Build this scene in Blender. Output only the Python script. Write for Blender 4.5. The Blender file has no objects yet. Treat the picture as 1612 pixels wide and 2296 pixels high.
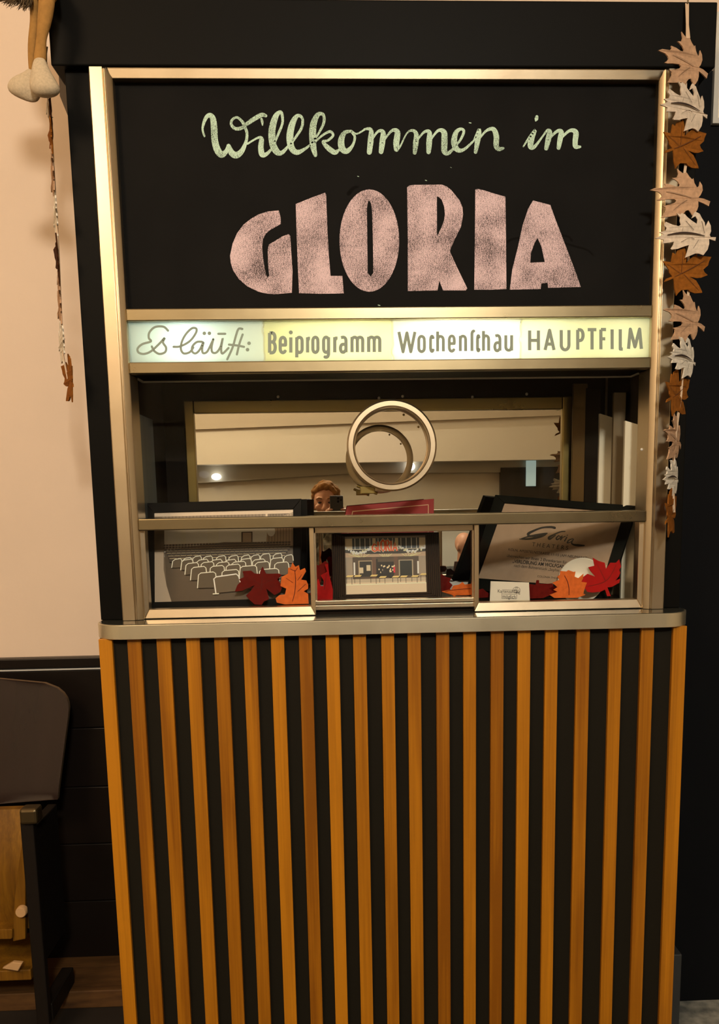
import bpy, bmesh, math, random
from mathutils import Vector, Matrix
from mathutils.geometry import tessellate_polygon
random.seed(7)
S = bpy.context.scene
COL = S.collection

# ------------------------------------------------------------------ camera
FPX, PPX, PPY = 1900.0, 849.13, 1409.48
CAM = Vector((-0.12193, -2.01227, 1.30617))
YAW, PITCH, ROLL = 0.0395575, 0.1511513, -0.0165078

def cam_rows():
    base = Matrix(((1, 0, 0), (0, 0, -1), (0, 1, 0)))
    cy, sy = math.cos(YAW), math.sin(YAW); cp, sp = math.cos(PITCH), math.sin(PITCH); cr, sr = math.cos(ROLL), math.sin(ROLL)
    Rz = Matrix(((cy, -sy, 0), (sy, cy, 0), (0, 0, 1)))
    Rx = Matrix(((1, 0, 0), (0, cp, -sp), (0, sp, cp)))
    Rr = Matrix(((cr, -sr, 0), (sr, cr, 0), (0, 0, 1)))
    return Rr @ Rx @ base @ Rz
RM = cam_rows()
cd = bpy.data.cameras.new('camera'); cam = bpy.data.objects.new('camera', cd); COL.objects.link(cam)
cd.sensor_fit = 'HORIZONTAL'; cd.sensor_width = 36.0; cd.lens = FPX / 1612 * 36.0
cd.shift_x = (806 - PPX) / 1612; cd.shift_y = (PPY - 1148) / 1612; cd.clip_start = 0.02
rot = Matrix((RM[0], -RM[1], -RM[2])).transposed()
cam.matrix_world = Matrix.Translation(CAM) @ rot.to_4x4()
S.camera = cam

# ------------------------------------------------------------------ colour management, world, lamps
S.view_settings.view_transform = 'Standard'; S.view_settings.look = 'None'
S.view_settings.exposure = 0.1; S.view_settings.gamma = 1.0; S.view_settings.use_curve_mapping = False
S.cycles.use_denoising = True; S.cycles.max_bounces = 10; S.cycles.transparent_max_bounces = 16
S.cycles.sample_clamp_indirect = 6.0; S.cycles.caustics_reflective = False; S.cycles.caustics_refractive = False
w = bpy.data.worlds.new('world'); S.world = w; w.use_nodes = True
w.node_tree.nodes['Background'].inputs[0].default_value = (1.0, 0.8, 0.55, 1); w.node_tree.nodes['Background'].inputs[1].default_value = 0.05

def lamp(name, kind, loc, target, energy, color, size=0.2, spread=None, size_y=None):
    d = bpy.data.lights.new(name, kind); d.energy = energy; d.color = color
    if kind == 'AREA':
        d.size = size
        if size_y: d.shape = 'RECTANGLE'; d.size_y = size_y
        if spread: d.spread = math.radians(spread)
    else: d.shadow_soft_size = size
    o = bpy.data.objects.new(name, d); COL.objects.link(o); o.location = loc
    o.rotation_euler = (Vector(target) - Vector(loc)).to_track_quat('-Z', 'Y').to_euler()
    return o
lamp('warm_spot', 'AREA', (-1.9, -2.8, 3.2), (-0.8, 0.2, 1.2), 44, (1.0, 0.70, 0.42), 0.8)
lamp('white_spot', 'AREA', (0.35, -4.4, 3.38), (0.4, 0.0, 1.3), 125, (1.0, 0.92, 0.78), 0.45)
lamp('back_wall_fill', 'AREA', (-1.5, -3.3, 3.4), (-1.5, -5.2, 1.0), 80, (1.0, 0.84, 0.64), 1.2)  # added unseen fill, brightens the back wall for mirror and metal reflections

# ------------------------------------------------------------------ helpers
def ray(u, v):
    return (RM.transposed() @ Vector(((u - PPX) / FPX, (v - PPY) / FPX, 1.0)))
def P(u, v, y):
    d = ray(u, v); return CAM + d * ((y - CAM.y) / d.y)
def PX(u, v, pl):                       # pl = (point, normal)
    d = ray(u, v); return CAM + d * ((pl[0] - CAM).dot(pl[1]) / d.dot(pl[1]))
def FY(y): return (Vector((0, y, 0)), Vector((0, -1, 0)))

WL = {}                                  # world location of every object
class MB:
    def __init__(s): s.v = []; s.f = []; s.m = []; s.c = []
    def add(s, vs, fs, m=0, col=None):
        b = len(s.v); s.v += [Vector(q) for q in vs]
        for f in fs: s.f.append([b + i for i in f]); s.m.append(m); s.c.append(col)
        return s
    def box(s, x0, x1, y0, y1, z0, z1, m=0):
        vs = [(x, y, z) for x in (x0, x1) for y in (y0, y1) for z in (z0, z1)]
        return s.add(vs, [(0, 1, 3, 2), (4, 6, 7, 5), (0, 4, 5, 1), (2, 3, 7, 6), (0, 2, 6, 4), (1, 5, 7, 3)], m)
    def prism(s, pts, d, holes=(), m=0):
        """polygon (3d points, planar) with optional holes, extruded by vector d"""
        loops = [[Vector(p) for p in pts]] + [[Vector(p) for p in h] for h in holes]
        flat = [p for l in loops for p in l]; n = len(flat); d = Vector(d)
        tr = tessellate_polygon(loops)
        fs = [tuple(t) for t in tr] + [tuple(i + n for i in reversed(t)) for t in tr]
        k = 0
        for l in loops:
            L = len(l)
            for i in range(L):
                a, b = k + i, k + (i + 1) % L; fs.append((a, b, b + n, a + n))
            k += L
        return s.add(flat + [p + d for p in flat], fs, m)
    def flat(s, pts, holes=(), m=0, col=None):
        loops = [[Vector(p) for p in pts]] + [[Vector(p) for p in h] for h in holes]
        return s.add([p for l in loops for p in l], [tuple(t) for t in tessellate_polygon(loops)], m, col)
    def sweep(s, prof, path, closed_prof=True, m=0):
        """profile rings (list of lists of points) bridged"""
        n = len(path[0]); vs = [p for r in path for p in r]; fs = []
        for i in range(len(path) - 1):
            for j in range(n if closed_prof else n - 1):
                a, b = i * n + j, i * n + (j + 1) % n; fs.append((a, b, b + n, a + n))
        if closed_prof: fs += [tuple(range(n)), tuple(range(len(vs) - n, len(vs)))]
        return s.add(vs, fs, m)
    def lathe(s, prof, c, ax=(0, 1, 0), seg=72, m=0, closed=True):
        """prof: list of (radius, along); revolve about axis through c"""
        ax = Vector(ax).normalized(); a = ax.orthogonal().normalized(); b = ax.cross(a); c = Vector(c); n = len(prof)
        vs = []; fs = []
        for i in range(seg):
            t = 2 * math.pi * i / seg; r = a * math.cos(t) + b * math.sin(t)
            vs += [c + r * q[0] + ax * q[1] for q in prof]
        for i in range(seg):
            for j in range(n if closed else n - 1):
                p, q = i * n + j, i * n + (j + 1) % n; k = ((i + 1) % seg) * n
                fs.append((p, q, k + (j + 1) % n, k + j))
        return s.add(vs, fs, m)
    def ball(s, c, r, seg=16, rings=10, m=0):
        if not hasattr(r, '__len__'): r = (r, r, r)
        vs = [(c[0], c[1], c[2] + r[2])]; fs = []
        for i in range(1, rings):
            ph = math.pi * i / rings
            for j in range(seg):
                t = 2 * math.pi * j / seg
                vs.append((c[0] + r[0] * math.sin(ph) * math.cos(t), c[1] + r[1] * math.sin(ph) * math.sin(t), c[2] + r[2] * math.cos(ph)))
        vs.append((c[0], c[1], c[2] - r[2])); e = len(vs) - 1
        for j in range(seg): fs.append((0, 1 + j, 1 + (j + 1) % seg)); fs.append((e, e - seg + (j + 1) % seg, e - seg + j))
        for i in range(rings - 2):
            for j in range(seg):
                a = 1 + i * seg + j; b = 1 + i * seg + (j + 1) % seg; fs.append((a, a + seg, b + seg, b))
        return s.add(vs, fs, m)
    def tube(s, pts, rad, seg=12, m=0):
        """round tube through points with per point radii, round ends"""
        pts = [Vector(p) for p in pts]; n = len(pts)
        if not hasattr(rad, '__len__'): rad = [rad] * n
        rings = []; a = None
        for i in range(n):
            t = (pts[min(i + 1, n - 1)] - pts[max(i - 1, 0)]).normalized()
            a = t.orthogonal().normalized() if a is None else (a - t * a.dot(t)).normalized()
            b = t.cross(a)
            rings.append([pts[i] + (a * math.cos(2 * math.pi * k / seg) + b * math.sin(2 * math.pi * k / seg)) * rad[i] for k in range(seg)])
        return s.sweep(None, rings, True, m)
    def capsule(s, a, b, ra, rb, m=0):
        a, b = Vector(a), Vector(b); s.ball(a, ra, 14, 8, m); s.ball(b, rb, 14, 8, m); s.tube([a, b], [ra, rb], 14, m); return s

def obj(name, mb, mat, parent=None, smooth=None, bevel=0.0, label=None, sub=0):
    me = bpy.data.meshes.new(name)
    xs = [v.x for v in mb.v]; ys = [v.y for v in mb.v]; zs = [v.z for v in mb.v]
    base = Vector(((min(xs) + max(xs)) / 2, (min(ys) + max(ys)) / 2, min(zs)))
    me.from_pydata([v - base for v in mb.v], [], mb.f)
    mats = mat if isinstance(mat, (list, tuple)) else [mat]
    for q in mats: me.materials.append(q)
    for p, k in zip(me.polygons, mb.m): p.material_index = k
    if any(c is not None for c in mb.c):
        at = me.color_attributes.new('print', 'FLOAT_COLOR', 'CORNER')
        for p, c in zip(me.polygons, mb.c):
            for li in p.loop_indices: at.data[li].color = (*(c or (1, 1, 1)), 1)
        me.update()
    else:
        bm = bmesh.new(); bm.from_mesh(me)
        if smooth is not None: bmesh.ops.remove_doubles(bm, verts=bm.verts, dist=1e-6)
        bmesh.ops.recalc_face_normals(bm, faces=bm.faces); bm.to_mesh(me); bm.free()
    if smooth is not None:
        me.shade_smooth()
        if smooth < 180: me.set_sharp_from_angle(angle=math.radians(smooth))
    o = bpy.data.objects.new(name, me); COL.objects.link(o)
    WL[o] = base
    if parent is not None: o.parent = parent; o.location = base - WL[parent]
    else: o.location = base
    if bevel:
        md = o.modifiers.new('bevel', 'BEVEL'); md.width = bevel; md.segments = 2; md.limit_method = 'ANGLE'; md.angle_limit = math.radians(40)
        md.harden_normals = False
    if sub:
        md = o.modifiers.new('sub', 'SUBSURF'); md.levels = sub; md.render_levels = sub
    if label: o['label'] = label
    return o
def thing(name, label, cat, loc, group=None):
    o = bpy.data.objects.new(name, None); COL.objects.link(o); o.location = loc; o.empty_display_size = 0.05
    WL[o] = Vector(loc); return tag(o, label, cat, group)
def tag(o, label, cat, group=None):
    o['label'] = label; o['category'] = cat
    if group: o['group'] = group
    return o
def struct(name, mb, mat, bevel=0, smooth=None):
    o = obj(name, mb, mat, None, smooth, bevel); o['kind'] = 'structure'; return o

# ------------------------------------------------------------------ materials
def nodes(name):
    m = bpy.data.materials.new(name); m.use_nodes = True; nt = m.node_tree; b = nt.nodes['Principled BSDF']; return m, nt, b
def N(nt, t, **k):
    n = nt.nodes.new(t)
    for a, v in k.items():
        if a in n.inputs.keys(): n.inputs[a].default_value = v
        else: setattr(n, a, v)
    return n
def mat(name, col, rough=0.5, metal=0.0, noise=0.0, nscale=40.0, bump=0.0, bscale=200.0, spec=0.5, stretch=(1, 1, 1), col2=None, coat=0.0):
    m, nt, b = nodes(name)
    b.inputs['Base Color'].default_value = (*col, 1); b.inputs['Roughness'].default_value = rough; b.inputs['Metallic'].default_value = metal
    b.inputs['Specular IOR Level'].default_value = spec; b.inputs['Coat Weight'].default_value = coat; b.inputs['Coat Roughness'].default_value = 0.12
    tc = N(nt, 'ShaderNodeTexCoord'); mp = N(nt, 'ShaderNodeMapping'); mp.inputs['Scale'].default_value = stretch
    nt.links.new(tc.outputs['Object'], mp.inputs['Vector'])
    if noise or col2:
        n = N(nt, 'ShaderNodeTexNoise', Scale=nscale, Detail=5.0); nt.links.new(mp.outputs[0], n.inputs['Vector'])
        r = N(nt, 'ShaderNodeValToRGB'); c2 = col2 or tuple(c * (1 - noise) for c in col); c1 = col if col2 else tuple(min(1, c * (1 + noise)) for c in col)
        r.color_ramp.elements[0].position = 0.32; r.color_ramp.elements[1].position = 0.68
        r.color_ramp.elements[0].color = (*c2, 1); r.color_ramp.elements[1].color = (*c1, 1)
        nt.links.new(n.outputs['Fac'], r.inputs[0]); nt.links.new(r.outputs[0], b.inputs['Base Color'])
    if bump:
        n = N(nt, 'ShaderNodeTexNoise', Scale=bscale, Detail=3.0); nt.links.new(mp.outputs[0], n.inputs['Vector'])
        bp = N(nt, 'ShaderNodeBump', Strength=bump, Distance=0.002); nt.links.new(n.outputs['Fac'], bp.inputs['Height']); nt.links.new(bp.outputs[0], b.inputs['Normal'])
    return m
def emit(name, col, s):
    m, nt, b = nodes(name); b.inputs['Base Color'].default_value = (*col, 1)
    b.inputs['Emission Color'].default_value = (*col, 1); b.inputs['Emission Strength'].default_value = s; return m
def wood(name, dark, light, rough=0.5, stretch=(14, 14, 0.9), rnd=0.35, coat=0.08):
    m, nt, b = nodes(name); b.inputs['Roughness'].default_value = rough; b.inputs['Coat Weight'].default_value = coat; b.inputs['Coat Roughness'].default_value = 0.2
    b.inputs['Specular IOR Level'].default_value = 0.25
    tc = N(nt, 'ShaderNodeTexCoord'); oi = N(nt, 'ShaderNodeObjectInfo'); ad = N(nt, 'ShaderNodeVectorMath', operation='MULTIPLY_ADD')
    ad.inputs[1].default_value = (17.3, 9.1, 31.7)
    nt.links.new(oi.outputs['Random'], ad.inputs[0]); nt.links.new(tc.outputs['Object'], ad.inputs[2])
    mp = N(nt, 'ShaderNodeMapping'); mp.inputs['Scale'].default_value = stretch; nt.links.new(ad.outputs[0], mp.inputs['Vector'])
    big = N(nt, 'ShaderNodeTexNoise', Scale=1.6, Detail=3.0, Distortion=0.6); nt.links.new(mp.outputs[0], big.inputs['Vector'])
    mp2 = N(nt, 'ShaderNodeMapping'); mp2.inputs['Scale'].default_value = tuple(q * 9 for q in stretch[:2]) + (stretch[2] * 2.5,); nt.links.new(ad.outputs[0], mp2.inputs['Vector'])
    fine = N(nt, 'ShaderNodeTexNoise', Scale=1.5, Detail=4.0, Distortion=0.3); nt.links.new(mp2.outputs[0], fine.inputs['Vector'])
    mx = N(nt, 'ShaderNodeMix', data_type='FLOAT'); mx.inputs[0].default_value = 0.38
    nt.links.new(big.outputs['Fac'], mx.inputs[2]); nt.links.new(fine.outputs['Fac'], mx.inputs[3])
    sh = N(nt, 'ShaderNodeMath', operation='MULTIPLY_ADD'); sh.inputs[1].default_value = rnd; nt.links.new(oi.outputs['Random'], sh.inputs[0])
    sub = N(nt, 'ShaderNodeMath', operation='SUBTRACT'); sub.inputs[1].default_value = rnd / 2
    nt.links.new(mx.outputs[0], sh.inputs[2]); nt.links.new(sh.outputs[0], sub.inputs[0])
    r = N(nt, 'ShaderNodeValToRGB'); r.color_ramp.elements[0].position = 0.3; r.color_ramp.elements[1].position = 0.72
    r.color_ramp.elements[0].color = (*dark, 1); r.color_ramp.elements[1].color = (*light, 1)
    nt.links.new(sub.outputs[0], r.inputs[0]); nt.links.new(r.outputs[0], b.inputs['Base Color'])
    bp = N(nt, 'ShaderNodeBump', Strength=0.15, Distance=0.001); nt.links.new(fine.outputs['Fac'], bp.inputs['Height']); nt.links.new(bp.outputs[0], b.inputs['Normal'])
    return m
def chalk(name, col, board, cover, scale):
    m, nt, b = nodes(name); b.inputs['Roughness'].default_value = 0.95; b.inputs['Specular IOR Level'].default_value = 0.1
    tc = N(nt, 'ShaderNodeTexCoord')
    g = N(nt, 'ShaderNodeTexNoise', Scale=scale, Detail=3.0, Roughness=0.7); nt.links.new(tc.outputs['Object'], g.inputs['Vector'])
    mp = N(nt, 'ShaderNodeMapping'); mp.inputs['Scale'].default_value = (420, 420, 120); nt.links.new(tc.outputs['Object'], mp.inputs['Vector'])
    st = N(nt, 'ShaderNodeTexNoise', Scale=1.0, Detail=2.0); nt.links.new(mp.outputs[0], st.inputs['Vector'])
    big = N(nt, 'ShaderNodeTexNoise', Scale=14.0, Detail=2.0); nt.links.new(tc.outputs['Object'], big.inputs['Vector'])
    a = N(nt, 'ShaderNodeMath', operation='MULTIPLY_ADD'); a.inputs[1].default_value = 0.30; nt.links.new(st.outputs['Fac'], a.inputs[0]); nt.links.new(g.outputs['Fac'], a.inputs[2])
    c = N(nt, 'ShaderNodeMath', operation='MULTIPLY_ADD'); c.inputs[1].default_value = 0.38; nt.links.new(big.outputs['Fac'], c.inputs[0]); nt.links.new(a.outputs[0], c.inputs[2])
    r = N(nt, 'ShaderNodeMapRange'); r.inputs['From Min'].default_value = cover - 0.11; r.inputs['From Max'].default_value = cover + 0.10; nt.links.new(c.outputs[0], r.inputs['Value'])
    mx = N(nt, 'ShaderNodeMix', data_type='RGBA'); mx.inputs[6].default_value = (*board, 1); mx.inputs[7].default_value = (*col, 1)
    nt.links.new(r.outputs[0], mx.inputs[0]); nt.links.new(mx.outputs[2], b.inputs['Base Color']); return m
def metal(name, col, rough=0.25):
    m, nt, b = nodes(name); b.inputs['Metallic'].default_value = 1.0; b.inputs['Base Color'].default_value = (*col, 1)
    tc = N(nt, 'ShaderNodeTexCoord'); n = N(nt, 'ShaderNodeTexNoise', Scale=9.0, Detail=6.0, Roughness=0.65); nt.links.new(tc.outputs['Object'], n.inputs['Vector'])
    r = N(nt, 'ShaderNodeMapRange'); r.inputs['To Min'].default_value = rough - 0.06; r.inputs['To Max'].default_value = rough + 0.09; nt.links.new(n.outputs['Fac'], r.inputs['Value']); nt.links.new(r.outputs[0], b.inputs['Roughness'])
    # short fine scratches
    v = N(nt, 'ShaderNodeTexNoise', Scale=70.0, Detail=2.0, Distortion=2.2); nt.links.new(tc.outputs['Object'], v.inputs['Vector'])
    bp = N(nt, 'ShaderNodeBump', Strength=0.035, Distance=0.0008); nt.links.new(v.outputs['Fac'], bp.inputs['Height']); nt.links.new(bp.outputs[0], b.inputs['Normal'])
    return m
def glass(name, refl=0.04, tint=(0.97, 0.97, 0.95)):
    m = bpy.data.materials.new(name); m.use_nodes = True; nt = m.node_tree; nt.nodes.clear()
    o = N(nt, 'ShaderNodeOutputMaterial'); t = N(nt, 'ShaderNodeBsdfTransparent'); t.inputs[0].default_value = (*tint, 1)
    g = N(nt, 'ShaderNodeBsdfGlossy', Roughness=0.01); lw = N(nt, 'ShaderNodeLayerWeight', Blend=0.5)
    p = N(nt, 'ShaderNodeMath', operation='POWER'); p.inputs[1].default_value = 4.0; nt.links.new(lw.outputs['Facing'], p.inputs[0])
    a = N(nt, 'ShaderNodeMath', operation='MULTIPLY_ADD'); a.inputs[1].default_value = 0.6; a.inputs[2].default_value = refl; a.use_clamp = True; nt.links.new(p.outputs[0], a.inputs[0])
    mx = N(nt, 'ShaderNodeMixShader'); nt.links.new(a.outputs[0], mx.inputs[0]); nt.links.new(t.outputs[0], mx.inputs[1]); nt.links.new(g.outputs[0], mx.inputs[2]); nt.links.new(mx.outputs[0], o.inputs[0])
    return m
def translucent(name, col, frac=0.75):
    m = bpy.data.materials.new(name); m.use_nodes = True; nt = m.node_tree; nt.nodes.clear()
    o = N(nt, 'ShaderNodeOutputMaterial'); t = N(nt, 'ShaderNodeBsdfTranslucent'); t.inputs[0].default_value = (*col, 1)
    d = N(nt, 'ShaderNodeBsdfDiffuse'); d.inputs[0].default_value = (*[c * 0.8 for c in col], 1)
    mx = N(nt, 'ShaderNodeMixShader'); mx.inputs[0].default_value = frac; nt.links.new(d.outputs[0], mx.inputs[1]); nt.links.new(t.outputs[0], mx.inputs[2]); nt.links.new(mx.outputs[0], o.inputs[0]); return m
def printed(name, rough=0.35):
    m, nt, b = nodes(name); a = N(nt, 'ShaderNodeVertexColor', layer_name='print'); nt.links.new(a.outputs[0], b.inputs['Base Color']); b.inputs['Roughness'].default_value = rough; return m

M = {}
BOARD = (0.0055, 0.0050, 0.0045)
M['cream'] = mat('cream_paint', (0.80, 0.63, 0.49), 0.75, noise=0.03, nscale=3, bump=0.08, bscale=120)
M['cream_back'] = mat('cream_plaster', (0.80, 0.70, 0.55), 0.8, noise=0.03, nscale=2)
M['tan'] = mat('tan_paint', (0.66, 0.58, 0.45), 0.7, noise=0.06, nscale=3)
M['black'] = mat('black_paint', (0.0042, 0.0038, 0.0030), 0.5, bump=0.05, bscale=150, spec=0.07)
M['black_wall'] = mat('black_wall_paint', (0.0045, 0.0050, 0.0062), 0.6, bump=0.05, bscale=90, spec=0.07)
M['wains'] = mat('wainscot_lacquer', (0.008, 0.005, 0.0035), 0.36, spec=0.22)
M['board'] = mat('blackboard_paint', BOARD, 0.65, noise=0.22, nscale=7, spec=0.08)
M['metal'] = metal('worn_nickel', (0.64, 0.53, 0.37), 0.30)
M['metal_sill'] = metal('worn_aluminium', (0.86, 0.79, 0.60), 0.36)
M['metal_rail'] = metal('worn_brass_rail', (0.30, 0.245, 0.145), 0.28)
M['brass'] = metal('aged_brass', (0.36, 0.28, 0.11), 0.28)
M['mirror'] = mat('mirror_silver', (0.86, 0.84, 0.78), 0.0, 1.0)
M['glass'] = glass('window_glass', 0.006)
M['pglass'] = glass('picture_glass', 0.008)
M['slat'] = wood('varnished_pine', (0.25, 0.082, 0.003), (0.55, 0.21, 0.008))
M['chairwood'] = wood('chair_plywood', (0.10, 0.038, 0.004), (0.27, 0.125, 0.010), 0.4, rnd=0.1)
M['plank'] = wood('floor_plank', (0.05, 0.022, 0.008), (0.16, 0.075, 0.022), 0.6, stretch=(1.5, 14, 14), rnd=0.1, coat=0)
M['plyedge_highlight'] = mat('plywood_edge_highlight', (0.16, 0.10, 0.05), 0.5)  # plywood rim, lightened to carry the backrest's edge highlight
M['darkwood'] = mat('dark_plywood', (0.024, 0.013, 0.010), 0.25, noise=0.2, nscale=6, stretch=(1, 1, 0.2), spec=0.5)
M['iron'] = mat('cast_iron', (0.009, 0.006, 0.004), 0.55, bump=0.2, bscale=60, spec=0.2)
M['bronze'] = mat('bronze_cap', (0.10, 0.07, 0.03), 0.35, 0.7, bump=0.15, bscale=80)
M['peg'] = mat('pale_wood_peg', (0.55, 0.33, 0.15), 0.6)
M['green_chalk'] = chalk('green_chalk', (0.62, 0.84, 0.68), BOARD, 0.77, 600)
M['pink_chalk'] = chalk('pink_chalk', (0.82, 0.62, 0.66), BOARD, 0.81, 600)
M['grey_chalk'] = chalk('grey_chalk', (0.16, 0.16, 0.15), BOARD, 1.15, 420)
M['sign_mint'] = translucent('mint_sign_glass', (0.93, 0.97, 0.90)); M['sign_yellow'] = translucent('yellow_sign_glass', (0.95, 0.94, 0.68))
M['sign_white'] = translucent('white_sign_glass', (0.96, 0.96, 0.84)); M['sign_cream'] = translucent('cream_sign_glass', (0.94, 0.94, 0.74))
M['sign_letter'] = mat('grey_sign_letter', (0.30, 0.36, 0.30), 0.7); M['sign_tape'] = translucent('white_tape', (0.95, 0.95, 0.85), 0.7)
M['bulb'] = emit('sign_bulb', (1.0, 0.97, 0.86), 33.0); M['bulb_cool'] = emit('cool_sign_bulb', (0.80, 0.97, 1.0), 22.0)
M['boxwhite'] = mat('white_lining', (0.8, 0.8, 0.72), 0.7)
M['felt_tan'] = mat('tan_felt', (0.50, 0.31, 0.19), 0.95, noise=0.16, nscale=120, bump=0.3, bscale=500, spec=0.1)
M['felt_pale'] = mat('pale_felt', (0.66, 0.55, 0.44), 0.95, noise=0.14, nscale=120, bump=0.3, bscale=500, spec=0.1)
M['felt_white'] = mat('white_felt', (0.74, 0.68, 0.58), 0.95, noise=0.12, nscale=120, bump=0.3, bscale=500, spec=0.1)
M['felt_rust'] = mat('rust_felt', (0.25, 0.085, 0.012), 0.95, noise=0.18, nscale=120, bump=0.3, bscale=500, spec=0.1)
M['felt_dark'] = mat('dark_rust_felt', (0.055, 0.018, 0.006), 0.95, noise=0.15, nscale=120, spec=0.1)
M['slit'] = mat('leaf_slit', (0.03, 0.015, 0.01), 0.9)
M['slit_soft'] = mat('leaf_pressed_vein', (0.30, 0.19, 0.12), 0.9)
M['slit_rust'] = mat('rust_leaf_vein', (0.10, 0.03, 0.006), 0.9)
M['ribbon'] = mat('satin_ribbon', (0.62, 0.45, 0.30), 0.5)
M['red_dark'] = mat('dark_red_felt', (0.13, 0.008, 0.006), 0.9, noise=0.15, nscale=100, spec=0.1)
M['red'] = mat('red_felt', (0.42, 0.010, 0.010), 0.85, noise=0.12, nscale=100, spec=0.15)
M['orange'] = mat('orange_felt', (0.70, 0.15, 0.03), 0.85, noise=0.12, nscale=100, spec=0.15)
M['vein_red'] = mat('dark_vein', (0.10, 0.008, 0.004), 0.9)
M['frame_black'] = mat('black_frame', (0.004, 0.0035, 0.0033), 0.5, spec=0.08)
M['frame_brown'] = mat('brown_fluted_frame', (0.018, 0.010, 0.006), 0.5, spec=0.15)
M['frame_green'] = mat('dark_green_frame', (0.003, 0.0045, 0.0038), 0.5, spec=0.06)
M['paper'] = mat('aged_paper', (0.44, 0.32, 0.25), 0.9, noise=0.05, nscale=60)
M['ink'] = mat('black_ink', (0.012, 0.012, 0.016), 0.7)
M['ink_soft'] = mat('brown_ink', (0.06, 0.045, 0.04), 0.7)
M['card'] = mat('white_card', (0.78, 0.74, 0.66), 0.8)
M['plate'] = mat('white_glaze', (0.78, 0.76, 0.68), 0.25)
M['menu_red'] = mat('red_menu_card', (0.26, 0.012, 0.012), 0.5); M['menu_line'] = mat('menu_line', (0.62, 0.40, 0.25), 0.6)
M['print'] = printed('photo_print')
M['dark_in'] = mat('dark_brown_interior', (0.008, 0.0045, 0.0022), 0.5, spec=0.1, noise=0.2, nscale=8)
M['blue_reflection'] = mat('blue_grey_reflection', (0.10, 0.125, 0.14), 0.35, noise=0.35, nscale=3, stretch=(6, 6, 0.6))
M['white_in'] = mat('cream_board', (0.88, 0.82, 0.68), 0.7)
M['stone'] = mat('concrete_floor', (0.34, 0.33, 0.28), 0.9, col2=(0.08, 0.085, 0.08), nscale=22, bump=0.6, bscale=40)
M['skirt'] = mat('grey_skirting', (0.028, 0.030, 0.030), 0.6)
M['fabric_leg'] = mat('brown_trouser', (0.36, 0.19, 0.055), 0.95, noise=0.12, nscale=90, bump=0.3, bscale=300, spec=0.1)
M['fabric_foot'] = mat('beige_linen', (0.56, 0.45, 0.31), 0.95, noise=0.10, nscale=220, bump=0.4, bscale=500, spec=0.1)
M['fur'] = mat('brown_fur', (0.13, 0.085, 0.04), 0.9)
M['poster_rim'] = mat('pale_rim', (0.62, 0.60, 0.54), 0.4)
M['skin'] = mat('skin', (0.62, 0.33, 0.22), 0.5, noise=0.05, nscale=20)
M['hair'] = mat('light_brown_hair', (0.30, 0.15, 0.05), 0.85, spec=0.15, noise=0.3, nscale=60, stretch=(1, 1, 0.2))
M['phone'] = mat('grey_phone', (0.035, 0.035, 0.04), 0.3); M['lens'] = mat('lens_glass', (0.004, 0.004, 0.006), 0.1)
M['jacket'] = mat('grey_patterned_jacket', (0.52, 0.50, 0.42), 0.9, col2=(0.09, 0.09, 0.08), nscale=26)
M['cloth_dark'] = mat('dark_cloth', (0.03, 0.03, 0.035), 0.9)
M['cloth_grey'] = mat('grey_sweater', (0.06, 0.06, 0.06), 0.9)
M['eye'] = mat('eye_dark', (0.02, 0.012, 0.01), 0.3); M['lip'] = mat('lip', (0.42, 0.13, 0.10), 0.5)
M['lampglow'] = emit('lamp_glow', (0.95, 0.97, 1.0), 5.0); M['doorglow'] = emit('far_window_glow', (0.55, 0.75, 0.80), 0.4)
M['darkroom'] = mat('dark_doorway', (0.035, 0.025, 0.015), 0.6)

# ------------------------------------------------------------------ the room
FL = -0.10; WY = 0.41
struct('floor', MB().box(-3.2, 3.2, -5.3, 0.6, FL - 0.1, FL), mat('dark_floor', (0.016, 0.012, 0.009), 0.6, noise=0.3, nscale=5))
b = MB().box(0.69, 3.2, -0.9, 0.14, FL, FL + 0.004); struct('trim_7', b, M['stone'])
struct('ceiling', MB().box(-3.2, 3.2, -5.3, 0.6, 3.5, 3.6), M['cream_back'])
struct('wall_front', MB().box(-3.2, 3.2, WY + 0.02, WY + 0.14, FL, 3.5), M['cream'])
struct('wall_left', MB().box(-3.3, -3.2, -5.3, 0.6, FL, 3.5), M['tan'])
struct('wall_right', MB().box(3.2, 3.3, -5.3, 0.6, FL, 3.5), M['tan'])
struct('wall_back', MB().box(-3.2, 3.2, -5.3, -5.2, FL, 3.5), M['tan'])
b = MB().box(-3.2, 3.2, -5.2, -4.95, 1.64, 3.5); struct('trim_1', b, M['cream_back'])                       # cream bulkhead behind the photographer
b = MB().prism([(-3.2, -4.96, 1.90), (3.2, -4.96, 2.06), (3.2, -4.96, 3.5), (-3.2, -4.96, 3.5)], (0, 0.04, 0)); struct('trim_2', b, mat('beige_soffit', (0.60, 0.49, 0.35), 0.8))
b = MB().prism([(-3.2, -5.199, 1.64), (-3.2, -5.199, 1.40), (0.0, -5.199, 1.55), (3.2, -5.199, 1.52), (3.2, -5.199, 1.64)], (0, 0.06, 0)); struct('trim_3', b, mat('grey_band', (0.48, 0.43, 0.34), 0.7))
struct('door_1', MB().box(1.35, 1.95, -5.2, -5.12, FL, 1.58), M['darkroom'])
struct('trim_8', MB().box(0.55, 1.34, -5.2, -5.17, FL, 1.12), mat('pale_panel', (0.86, 0.90, 0.90), 0.7))
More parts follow.
